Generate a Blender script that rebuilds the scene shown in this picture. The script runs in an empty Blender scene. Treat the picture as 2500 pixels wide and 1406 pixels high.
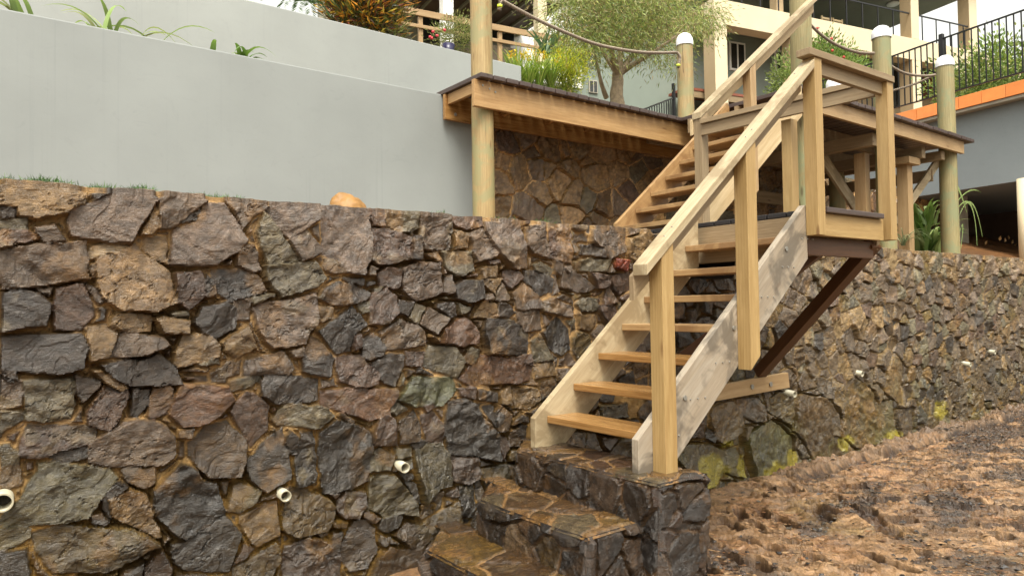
import bpy, bmesh, math, random
import numpy as np
from mathutils import Vector, Matrix
# ---------------------------------------------------------------- camera, sky, sun, exposure
C = bpy.data.collections.new('scene'); bpy.context.scene.collection.children.link(C)
SC = bpy.context.scene
EYE = 1.6
F0, YAW, PIT, ROL, DE = 1750.422, 0.6520442, 0.02610734, -0.0156558, -0.02727642
fwd = np.array([math.sin(YAW)*math.cos(PIT), math.cos(YAW)*math.cos(PIT), math.sin(PIT)])
rt0 = np.array([math.cos(YAW), -math.sin(YAW), 0.]); up0 = np.cross(rt0, fwd)
rgt = rt0*math.cos(ROL)+up0*math.sin(ROL); upv = -rt0*math.sin(ROL)+up0*math.cos(ROL)
cd = bpy.data.cameras.new('camera'); cam = bpy.data.objects.new('camera', cd); SC.collection.objects.link(cam)
cam.matrix_world = Matrix(((rgt[0], upv[0], -fwd[0], 0), (rgt[1], upv[1], -fwd[1], 0), (rgt[2], upv[2], -fwd[2], EYE), (0, 0, 0, 1)))
cd.sensor_width = 36; cd.lens = F0/2500*36; cd.clip_start = .05; cd.clip_end = 2000
SC.camera = cam
SC.view_settings.view_transform = 'Standard'; SC.view_settings.look = 'None'; SC.view_settings.gamma = 1
SC.view_settings.exposure = 1.27
w = bpy.data.worlds.new('World'); SC.world = w; w.use_nodes = True
nt = w.node_tree; nt.nodes.clear()
SUN_EL, SUN_AZ = math.radians(60), math.radians(212)
sky = nt.nodes.new('ShaderNodeTexSky'); sky.sky_type = 'NISHITA'; sky.sun_disc = False
sky.sun_elevation = SUN_EL; sky.sun_rotation = SUN_AZ; sky.dust_density = 5; sky.air_density = 1.5
hs = nt.nodes.new('ShaderNodeHueSaturation'); hs.inputs['Saturation'].default_value = .12
mx = nt.nodes.new('ShaderNodeMix'); mx.data_type = 'RGBA'; mx.blend_type = 'MULTIPLY'; mx.inputs[0].default_value = 1
mx.inputs[7].default_value = (1.0, .975, .885, 1)
bg = nt.nodes.new('ShaderNodeBackground'); bg.inputs[1].default_value = .15
wo = nt.nodes.new('ShaderNodeOutputWorld')
nt.links.new(sky.outputs[0], hs.inputs['Color']); nt.links.new(hs.outputs[0], mx.inputs[6])
nt.links.new(mx.outputs[2], bg.inputs[0]); nt.links.new(bg.outputs[0], wo.inputs[0])
sl = bpy.data.lights.new('sun', 'SUN'); sl.energy = 1.15; sl.angle = math.radians(22); sl.color = (1, .95, .86)
so = bpy.data.objects.new('sun', sl); SC.collection.objects.link(so)
sd = Vector((math.sin(SUN_AZ)*math.cos(SUN_EL), math.cos(SUN_AZ)*math.cos(SUN_EL), math.sin(SUN_EL)))
so.rotation_euler = sd.to_track_quat('Z', 'Y').to_euler()

# ---------------------------------------------------------------- helpers: rays to known planes, frames
RW = random.Random(7)
def ray(a, b): return (a-1250)/F0*rgt-(b-703)/F0*upv+fwd
def at(a, b, Y):                       # point on the vertical plane Y metres in front (world axes)
    d = ray(a, b); P = d*Y/d[1]; P[2] += EYE; return Vector(P)
class Frame:
    def __init__(s, ang): s.u = Vector((math.cos(ang), math.sin(ang), 0)); s.n = Vector((-math.sin(ang), math.cos(ang), 0)); s.R = Matrix.Rotation(ang, 4, 'Z')
    def p(s, x, y, z): return s.u*x+s.n*y+Vector((0, 0, z+EYE))
    def on(s, a, b, D):                # (x, z) on the plane D in front, in this frame
        d = Vector(ray(a, b)); P = d*(D/d.dot(s.n)); return P.dot(s.u), P.z
    def ons(s, a, b, X):
        d = Vector(ray(a, b)); P = d*(X/d.dot(s.u)); return P.dot(s.n), P.z
FW = Frame(0.); FS = Frame(DE); FH = Frame(math.radians(-13)); F3 = Frame(math.radians(-11.5)); FB = Frame(math.radians(-8.9))

def setp(o, label, cat, group=None, kind=None):
    if label: o['label'] = label
    if cat: o['category'] = cat
    if group: o['group'] = group
    if kind: o['kind'] = kind
    return o
def thing(name, label, cat, loc, group=None):
    o = bpy.data.objects.new(name, None); C.objects.link(o); o.location = loc; o.empty_display_size = .1
    return setp(o, label, cat, group)
def link(name, me, mat, parent=None, M=None):
    o = bpy.data.objects.new(name, me); C.objects.link(o)
    if mat and not me.materials: me.materials.append(mat)
    M = M or Matrix.Identity(4)
    if parent:
        o.parent = parent
        q = parent; off = Vector((0, 0, 0)); inv = Matrix.Identity(4)
        chain = []
        while q: chain.append(q.matrix_basis.copy()); q = q.parent
        W = Matrix.Identity(4)
        for m in reversed(chain): W = W @ m
        o.matrix_basis = W.inverted() @ M
    else: o.matrix_basis = M
    return o
def bm_obj(name, bm, mat, parent=None, M=None, smooth=False):
    me = bpy.data.meshes.new(name); bm.to_mesh(me); bm.free()
    if smooth:
        for p in me.polygons: p.use_smooth = True
    return link(name, me, mat, parent, M)
def boxbm(dims, bev=0.):
    bm = bmesh.new(); bmesh.ops.create_cube(bm, size=1); bmesh.ops.scale(bm, vec=dims, verts=bm.verts)
    if bev: bmesh.ops.bevel(bm, geom=bm.edges[:], offset=bev, segments=2, affect='EDGES', profile=.6)
    return bm
def box(name, mat, F, lo, hi, parent=None, bev=.003):
    lo = Vector(lo); hi = Vector(hi); d = hi-lo; c = (hi+lo)/2
    k = max(range(3), key=lambda i: d[i]); ax = [F.u, F.n, Vector((0, 0, 1))]
    i, j, l = k, (k+1) % 3, (k+2) % 3
    M = Matrix.Identity(4)
    for r in range(3): M[r][0] = ax[i][r]; M[r][1] = ax[j][r]; M[r][2] = ax[l][r]; 
    P = F.p(*c)
    for r in range(3): M[r][3] = P[r]
    return bm_obj(name, boxbm((d[i], d[j], d[l]), min(bev, min(d)*.3)), mat, parent, M)
def beam(name, mat, a, b, wd, ht, parent=None, bev=.003, up=Vector((0, 0, 1))):
    a = Vector(a); b = Vector(b); x = (b-a).normalized(); y = up.cross(x).normalized(); z = x.cross(y)
    M = Matrix.Identity(4); c = (a+b)/2
    for r in range(3): M[r][0] = x[r]; M[r][1] = y[r]; M[r][2] = z[r]; M[r][3] = c[r]
    return bm_obj(name, boxbm(((b-a).length, wd, ht), bev), mat, parent, M)
def prism(name, mat, F, poly, y0, y1, parent=None, grain=0., bev=.003):   # poly = (x, z) outline in the frame, extruded y0..y1
    cx = sum(p[0] for p in poly)/len(poly); cz = sum(p[1] for p in poly)/len(poly); cy = (y0+y1)/2
    x = (F.u*math.cos(grain)+Vector((0, 0, 1))*math.sin(grain)); y = F.n; z = x.cross(y)
    M = Matrix.Identity(4); P = F.p(cx, cy, cz)
    for r in range(3): M[r][0] = x[r]; M[r][1] = y[r]; M[r][2] = z[r]; M[r][3] = P[r]
    Mi = M.inverted(); bm = bmesh.new()
    A = [bm.verts.new(Mi @ F.p(px, y0, pz)) for px, pz in poly]; B = [bm.verts.new(Mi @ F.p(px, y1, pz)) for px, pz in poly]
    n = len(poly); bm.faces.new(A); bm.faces.new(B[::-1])
    for i in range(n): bm.faces.new((A[i], B[i], B[(i+1) % n], A[(i+1) % n]))
    bmesh.ops.recalc_face_normals(bm, faces=bm.faces)
    if bev: bmesh.ops.bevel(bm, geom=bm.edges[:], offset=bev, segments=2, affect='EDGES', profile=.6)
    return bm_obj(name, bm, mat, parent, M)
def cyl(name, mat, a, b, r0, r1=None, parent=None, seg=20, caps=True, smooth=True):
    a = Vector(a); b = Vector(b); r1 = r0 if r1 is None else r1
    x = (b-a).normalized(); q = x.to_track_quat('X', 'Z').to_matrix().to_4x4()
    M = Matrix.Translation((a+b)/2) @ q
    L = (b-a).length; bm = bmesh.new(); rings = []
    for t, r in ((-.5, r0), (.5, r1)):
        rings.append([bm.verts.new((t*L, r*math.cos(2*math.pi*i/seg), r*math.sin(2*math.pi*i/seg))) for i in range(seg)])
    for i in range(seg):
        f = bm.faces.new((rings[0][i], rings[1][i], rings[1][(i+1) % seg], rings[0][(i+1) % seg])); f.smooth = smooth
    if caps: bm.faces.new(rings[0]); bm.faces.new(rings[1][::-1])
    bmesh.ops.recalc_face_normals(bm, faces=bm.faces)
    return bm_obj(name, bm, mat, parent, M)
def np_mesh(name, V, Fq, mat, parent=None, M=None, col=None, smooth=False, extra=None):
    me = bpy.data.meshes.new(name); V = np.asarray(V, 'f4'); Fq = np.asarray(Fq, 'i4'); k = Fq.shape[1]
    me.vertices.add(len(V)); me.vertices.foreach_set('co', V.ravel())
    me.loops.add(Fq.size); me.loops.foreach_set('vertex_index', Fq.ravel())
    me.polygons.add(len(Fq)); me.polygons.foreach_set('loop_start', np.arange(0, Fq.size, k, dtype='i4')); me.polygons.foreach_set('loop_total', np.full(len(Fq), k, 'i4'))
    me.polygons.foreach_set('use_smooth', np.full(len(Fq), smooth))
    if col is not None:
        a = me.color_attributes.new('col', 'FLOAT_COLOR', 'POINT'); c4 = np.ones((len(V), 4), 'f4'); c4[:, :3] = col; a.data.foreach_set('color', c4.ravel())
    if extra is not None:
        a = me.attributes.new('wet', 'FLOAT', 'POINT'); a.data.foreach_set('value', np.asarray(extra, 'f4'))
    me.update(); me.validate()
    return link(name, me, mat, parent, M)
def grid_faces(nr, nc):
    i = np.arange(nr-1)[:, None]*nc+np.arange(nc-1)[None, :]
    return np.stack([i, i+1, i+nc+1, i+nc], -1).reshape(-1, 4)

# ---------------------------------------------------------------- numpy noise
def hsh(i, j, s):
    v = np.sin(i*127.1+j*311.7+s*74.7)*43758.5453; return v-np.floor(v)
def vn(x, y, s=0):
    xi = np.floor(x); yi = np.floor(y); fx = x-xi; fy = y-yi; fx = fx*fx*(3-2*fx); fy = fy*fy*(3-2*fy)
    return (hsh(xi, yi, s)*(1-fx)+hsh(xi+1, yi, s)*fx)*(1-fy)+(hsh(xi, yi+1, s)*(1-fx)+hsh(xi+1, yi+1, s)*fx)*fy
def vl(x, y, s=0):
    xi = np.floor(x); yi = np.floor(y); fx = x-xi; fy = y-yi; a = hsh(xi, yi, s); b = hsh(xi+1, yi, s); c = hsh(xi, yi+1, s); d = hsh(xi+1, yi+1, s)
    return np.where(fx+fy < 1, a+(b-a)*fx+(c-a)*fy, d+(c-d)*(1-fx)+(b-d)*(1-fy))
def fbm(x, y, s=0, o=4):
    r = 0; a = .5
    for k in range(o): r = r+a*vn(x*2**k, y*2**k, s+k*13); a *= .5
    return r
def sstep(a, b, x):
    t = np.clip((x-a)/(b-a), 0, 1); return t*t*(3-2*t)
def voro(x, y, cell, s, jit=.85, wv=.25):      # power-diagram cells: id hash (i, j) and distance to the cell's edge
    X = x/cell; Y = y/cell; xi = np.floor(X); yi = np.floor(Y)
    best = np.full(x.shape, 1e9); sec = best.copy(); bi = np.zeros(x.shape); bj = bi.copy(); bx = bi.copy(); by = bi.copy(); sx = bi.copy(); sy = bi.copy()
    for di in (-2, -1, 0, 1, 2):
        for dj in (-2, -1, 0, 1, 2):
            ci = xi+di; cj = yi+dj
            px = ci+.5+(hsh(ci, cj, s)-.5)*jit; py = cj+.5+(hsh(ci, cj, s+5)-.5)*jit
            d = (X-px)**2+(Y-py)**2-wv*hsh(ci, cj, s+9)**2*1.6
            m = d < best
            m2 = (~m) & (d < sec)
            sec = np.where(m, best, np.where(m2, d, sec)); sx = np.where(m, bx, np.where(m2, px, sx)); sy = np.where(m, by, np.where(m2, py, sy))
            best = np.where(m, d, best); bi = np.where(m, ci, bi); bj = np.where(m, cj, bj); bx = np.where(m, px, bx); by = np.where(m, py, by)
    ed = (sec-best)/(2*np.sqrt((sx-bx)**2+(sy-by)**2)+1e-6)*cell
    return bi, bj, ed, bx*cell, by*cell

# ---------------------------------------------------------------- materials
def nmat(name):
    m = bpy.data.materials.new(name); m.use_nodes = True; t = m.node_tree; b = t.nodes['Principled BSDF']
    return m, t, b
def N(t, ty, **k):
    n = t.nodes.new(ty)
    for a, v in k.items(): setattr(n, a, v)
    return n
def noise(t, vec, sc, det=4, rough=.6, dist=0.):
    n = N(t, 'ShaderNodeTexNoise'); n.inputs['Scale'].default_value = sc; n.inputs['Detail'].default_value = det; n.inputs['Roughness'].default_value = rough
    n.inputs['Distortion'].default_value = dist
    t.links.new(vec, n.inputs['Vector']); return n.outputs['Fac']
def ramp(t, f, stops):
    r = N(t, 'ShaderNodeValToRGB'); e = r.color_ramp.elements
    while len(e) < len(stops): e.new(.5)
    for k, (p, c) in enumerate(stops): e[k].position = p; e[k].color = (*c, 1) if len(c) == 3 else c
    t.links.new(f, r.inputs[0]); return r.outputs[0]
def mul(t, a, b, fac=1., mode='MULTIPLY'):
    m = N(t, 'ShaderNodeMix', data_type='RGBA', blend_type=mode); 
    if isinstance(fac, float): m.inputs[0].default_value = fac
    else: t.links.new(fac, m.inputs[0])
    for k, v in ((6, a), (7, b)):
        if isinstance(v, tuple): m.inputs[k].default_value = (*v, 1)
        else: t.links.new(v, m.inputs[k])
    return m.outputs[2]
def bump(t, b, h, st, dist=.01):
    n = N(t, 'ShaderNodeBump'); n.inputs['Strength'].default_value = st; n.inputs['Distance'].default_value = dist
    t.links.new(h, n.inputs['Height']); t.links.new(n.outputs[0], b.inputs['Normal'])
def mapping(t, sc, coord='Object', rnd=True):
    tc = N(t, 'ShaderNodeTexCoord'); mp = N(t, 'ShaderNodeMapping'); mp.inputs['Scale'].default_value = sc
    t.links.new(tc.outputs[coord], mp.inputs['Vector'])
    if rnd:
        oi = N(t, 'ShaderNodeObjectInfo'); ml = N(t, 'ShaderNodeMath', operation='MULTIPLY'); ml.inputs[1].default_value = 37.
        t.links.new(oi.outputs['Random'], ml.inputs[0]); t.links.new(ml.outputs[0], mp.inputs['Location'])
    return mp.outputs[0]
def wood(name, c0, c1, rough=.6, stain=None, grain=1., blot=None, axis='X', crack=0.):
    m, t, b = nmat(name); WK = .80; c0, c1 = [tuple(v*WK for v in q) for q in (c0, c1)]; blot = blot and tuple(v*WK for v in blot)
    s = {'X': (1, 14, 14), 'Z': (14, 14, 1)}[axis]
    v = mapping(t, s); v2 = mapping(t, (1, 1, 1))
    f = noise(t, v, 3.2, 6, .62, .6); f2 = noise(t, v, 14, 3, .6)
    g = N(t, 'ShaderNodeTexWave', wave_type='BANDS', bands_direction='Y' if axis == 'X' else 'X'); g.inputs['Scale'].default_value = 1.1; g.inputs['Distortion'].default_value = 7; g.inputs['Detail'].default_value = 3; g.inputs['Detail Scale'].default_value = .6
    t.links.new(v, g.inputs['Vector'])
    c = ramp(t, f, [(.3, c0), (.7, c1)])
    c = mul(t, c, ramp(t, g.outputs['Fac'], [(0, (.80, .74, .66)), (.5, (1, 1, 1)), (1, (.93, .90, .86))]), .75*grain)
    c = mul(t, c, ramp(t, f2, [(.3, (.82, .78, .74)), (.6, (1, 1, 1))]), .7*grain)
    if blot:
        bl = noise(t, v2, 3.4, 4, .65, .5)
        c = mul(t, c, blot, ramp(t, bl, [(.48, (0, 0, 0)), (.58, (.85, .85, .85))]), 'MIX')
    kn = N(t, 'ShaderNodeTexVoronoi'); kn.inputs['Scale'].default_value = 1.
    t.links.new(mapping(t, {'X': (1.6, 6, 6), 'Z': (6, 6, 1.6)}[axis]), kn.inputs['Vector'])
    c = mul(t, c, ramp(t, kn.outputs['Distance'], [(.05, (.35, .22, .14)), (.11, (1, 1, 1))]), .7)
    if crack:
        cr = noise(t, mapping(t, {'X': (.5, 22, 22), 'Z': (22, 22, .5)}[axis]), 1.2, 2, .5)
        c = mul(t, c, ramp(t, cr, [(.30, (.25, .18, .12)), (.335, (1, 1, 1))]), crack)
    t.links.new(c, b.inputs['Base Color'])
    r = ramp(t, f2, [(0, (rough-.12,)*3), (1, (rough+.1,)*3)]); t.links.new(r, b.inputs['Roughness'])
    bump(t, b, f2, .28, .004)
    return m
def plain(name, col, rough=.5, metal=0., var=.12, sc=6., bmp=0., spec=None, coord='Object'):
    m, t, b = nmat(name); v = mapping(t, (1, 1, 1), coord)
    f = noise(t, v, sc, 5, .6)
    lo = tuple(x*(1-var) for x in col); hi = tuple(min(1, x*(1+var)) for x in col)
    t.links.new(ramp(t, f, [(.3, lo), (.7, hi)]), b.inputs['Base Color'])
    b.inputs['Roughness'].default_value = rough; b.inputs['Metallic'].default_value = metal
    if spec is not None: b.inputs['Specular IOR Level'].default_value = spec
    if bmp: bump(t, b, noise(t, v, sc*6, 5, .6), bmp, .005)
    return m
def render_wall(name, c):      # painted cement render with trowel marks and rain streaks
    m, t, b = nmat(name); v = mapping(t, (1, 1, 1), 'Object', False)
    a = noise(t, v, .9, 5, .6); col = ramp(t, a, [(.3, tuple(x*.90 for x in c)), (.7, tuple(x*1.06 for x in c))])
    tr = noise(t, mapping(t, (2.2, 2.2, 3.2), 'Object', False), 2.0, 6, .62, 2.5)
    col = mul(t, col, ramp(t, tr, [(.28, (.80, .81, .82)), (.42, (1, 1, 1)), (.72, (1.02, 1.02, 1.02))]), .28)
    st = noise(t, mapping(t, (26, 26, .35), 'Object', False), 1., 3, .6)
    sm = noise(t, mapping(t, (.8, .8, .5), 'Object', False), 1.3, 2, .5)
    sk = mul(t, ramp(t, st, [(.58, (0, 0, 0)), (.70, (1, 1, 1))]), ramp(t, sm, [(.45, (0, 0, 0)), (.65, (1, 1, 1))]))
    col = mul(t, col, (.72, .74, .76), mul(t, sk, (.30, .30, .30)), 'MULTIPLY')
    t.links.new(col, b.inputs['Base Color']); b.inputs['Roughness'].default_value = .55; b.inputs['Specular IOR Level'].default_value = .35
    hsum = N(t, 'ShaderNodeMath', operation='ADD'); t.links.new(tr, hsum.inputs[0]); t.links.new(noise(t, v, 28, 5, .65), hsum.inputs[1])
    bump(t, b, hsum.outputs[0], .12, .005)
    return m
def stone_mat(name, gl=.35, gain=1., coat=.9, spec=.15, tint=(.70, .62, .505), ior=1.70):
    m, t, b = nmat(name); v = mapping(t, (1, 1, 1), 'Object', False)
    at_ = N(t, 'ShaderNodeAttribute', attribute_name='col'); wt = N(t, 'ShaderNodeAttribute', attribute_name='wet')
    n1 = noise(t, v, 16, 7, .68, .5); n2 = noise(t, mapping(t, (22, 22, 85), 'Object', False), 1, 6, .72, 2.2)
    c = mul(t, at_.outputs['Color'], ramp(t, n1, [(.25, (.62, .60, .58)), (.5, (1, 1, 1)), (.75, (1.35, 1.32, 1.25))]), .85)
    c = mul(t, c, ramp(t, n2, [(.3, (.62, .62, .62)), (.65, (1.15, 1.15, 1.12))]), .9)
    c = mul(t, c, tint, 1.)
    cl = noise(t, mapping(t, (5, 5, 9), 'Object', False), 1.3, 7, .7, 1.5); ab = N(t, 'ShaderNodeMath', operation='SUBTRACT'); t.links.new(cl, ab.inputs[0]); ab.inputs[1].default_value = .5; a2 = N(t, 'ShaderNodeMath', operation='ABSOLUTE'); t.links.new(ab.outputs[0], a2.inputs[0])
    c = mul(t, c, ramp(t, a2.outputs[0], [(0, (.45, .42, .40)), (.012, (.85, .85, .85)), (.03, (1, 1, 1))]), .4)
    if gain != 1: c = mul(t, c, (gain,)*3, 1.)
    t.links.new(c, b.inputs['Base Color'])
    rr = N(t, 'ShaderNodeMapRange'); rr.inputs[3].default_value = .62; rr.inputs[4].default_value = gl; t.links.new(wt.outputs['Fac'], rr.inputs[0])
    ad = N(t, 'ShaderNodeMath', operation='MULTIPLY_ADD'); t.links.new(n1, ad.inputs[0]); ad.inputs[1].default_value = .5; t.links.new(rr.outputs[0], ad.inputs[2])
    sb = N(t, 'ShaderNodeMath', operation='SUBTRACT'); t.links.new(ad.outputs[0], sb.inputs[0]); sb.inputs[1].default_value = .25
    t.links.new(sb.outputs[0], b.inputs['Roughness']); b.inputs['Specular IOR Level'].default_value = spec
    hs_ = N(t, 'ShaderNodeMath', operation='ADD'); t.links.new(n1, hs_.inputs[0]); t.links.new(n2, hs_.inputs[1])
    cw = N(t, 'ShaderNodeMath', operation='MULTIPLY'); cw.inputs[1].default_value = coat; cw.use_clamp = True; b.inputs['Coat IOR'].default_value = ior; t.links.new(wt.outputs['Fac'], cw.inputs[0]); t.links.new(cw.outputs[0], b.inputs['Coat Weight']); b.inputs['Coat Roughness'].default_value = .13
    bump(t, b, hs_.outputs[0], 1., .016); nn = b.inputs['Normal'].links[0].from_socket
    n3 = noise(t, mapping(t, (26, 26, 44), 'Object', False), 1, 5, .65, 1.2); cb = N(t, 'ShaderNodeBump'); cb.inputs['Strength'].default_value = 1.; cb.inputs['Distance'].default_value = .006; t.links.new(hs_.outputs[0], cb.inputs['Height']); t.links.new(cb.outputs[0], b.inputs['Coat Normal'])
    return m
M = {}
M['timber'] = wood('timber', (.42, .275, .105), (.55, .38, .165), .55)
M['pale'] = wood('weathered_timber', (.47, .38, .235), (.62, .52, .345), .55, blot=(.30, .22, .12))
M['pale2'] = wood('weathered_grey_timber', (.37, .315, .245), (.50, .435, .345), .55, blot=(.15, .125, .095))
M['guard'] = wood('brown_weathered_timber', (.30, .22, .125), (.40, .30, .18), .6)
M['wet'] = wood('wet_orange_timber', (.30, .150, .045), (.54, .31, .115), .22)
M['honey'] = wood('honey_timber', (.41, .25, .11), (.57, .385, .19), .42, blot=(.28, .155, .065))
M['tan'] = wood('tan_timber', (.44, .29, .14), (.56, .39, .21), .5)
M['fresh'] = wood('pale_pine', (.66, .50, .28), (.78, .62, .38), .6)
M['beam'] = wood('hardwood_beam', (.46, .27, .11), (.62, .40, .18), .45)
M['dark'] = wood('shaded_wet_timber', (.10, .042, .016), (.15, .065, .025), .4)  # brace timber: wetness and the shade under the landing, both in its colour
M['deck'] = wood('dark_decking', (.075, .052, .048), (.115, .082, .075), .38)
M['black'] = wood('black_decking', (.02, .018, .02), (.035, .03, .032), .35)
M['pole'] = wood('treated_pole', (.38, .27, .12), (.56, .42, .20), .6, blot=(.33, .31, .15), axis='X', crack=.8)
M['poleg'] = wood('green_treated_pole', (.30, .26, .12), (.44, .38, .19), .6, blot=(.27, .29, .15), axis='X', crack=.6)
M['cap'] = plain('white_plastic', (.85, .85, .87), .35, var=.02)
M['pvc'] = plain('cream_pvc', (.40, .37, .27), .4, var=.08)
M['pvcin'] = plain('pipe_shadow', (.30, .27, .20), .6)
M['bolt'] = plain('galvanised_steel', (.30, .29, .26), .5, .6, .15, 60)
M['black_metal'] = plain('black_metal', (.02, .02, .022), .4, .3, .1)
M['render'] = render_wall('grey_render', (.262, .282, .276))
M['render2'] = render_wall('pale_grey_render', (.318, .338, .326))
M['render3'] = render_wall('blue_grey_render', (.225, .255, .27))
M['cream'] = plain('cream_paint', (.66, .56, .38), .6, var=.05, sc=1.5, bmp=.1)
M['tanpaint_shade'] = plain('tan_paint_and_shade', (.42, .31, .18), .6, var=.06, sc=1.5, bmp=.1)  # tan walls, and shade put into the colour of cream side faces
M['sage'] = plain('sage_render', (.20, .235, .20), .6, var=.06, sc=1.2, bmp=.15)
M['olive'] = plain('olive_soffit', (.22, .215, .16), .6, var=.08, sc=1.2)
M['orange'] = plain('orange_tile', (.86, .29, .085), .22, var=.16, sc=2.5)
M['grout'] = plain('grout', (.30, .12, .06), .8)
M['concrete'] = plain('concrete', (.34, .31, .25), .7, var=.2, sc=3, bmp=.3)
M['white'] = plain('white_paint', (.8, .8, .77), .5, var=.03)
M['soffit'] = plain('brown_ceiling', (.10, .065, .045), .6, var=.25, sc=3)
M['glass'] = plain('dark_glass', (.03, .032, .03), .08, var=.2)
M['brownred'] = plain('red_brown_paint', (.22, .065, .035), .5)
M['brick'] = plain('bagged_brick', (.27, .22, .16), .8, var=.3, sc=14, bmp=.5)
M['blue'] = plain('blue_glazed_pot', (.02, .018, .06), .3)
M['rope'] = plain('rope_fibre', (.27, .22, .17), .8, var=.25, sc=90, bmp=.4)
M['tape'] = plain('yellow_green_tape', (.62, .75, .05), .4)
M['stone'] = stone_mat('stone', .34)
M['wetstone'] = stone_mat('wet_stone', .16)
M['blackstone'] = stone_mat('wet_black_stone', .2, 1., .95, .15, (.78, .66, .52), 1.56)
M['clay'] = stone_mat('wet_clay', .42, 1., .6, .2, (.80, .69, .54), 1.62)
M['drystone'] = stone_mat('dry_stone', .5, 1.)
M['shadestone'] = stone_mat('tan_stone', .4, 1.45)
def leaf_mat(name, rough=.4, tr=.35):
    m, t, b = nmat(name); a_ = N(t, 'ShaderNodeAttribute', attribute_name='col')
    class a: outputs = {'Color': mul(t, a_.outputs['Color'], (.98, .98, .9), 1.)}
    t.links.new(a.outputs['Color'], b.inputs['Base Color']); b.inputs['Roughness'].default_value = rough
    tl = N(t, 'ShaderNodeBsdfTranslucent'); t.links.new(a.outputs['Color'], tl.inputs[0]); ms = N(t, 'ShaderNodeMixShader'); ms.inputs[0].default_value = tr
    o = t.nodes['Material Output']; t.links.new(b.outputs[0], ms.inputs[1]); t.links.new(tl.outputs[0], ms.inputs[2]); t.links.new(ms.outputs[0], o.inputs[0])
    return m
M['leaf'] = leaf_mat('foliage')
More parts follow.
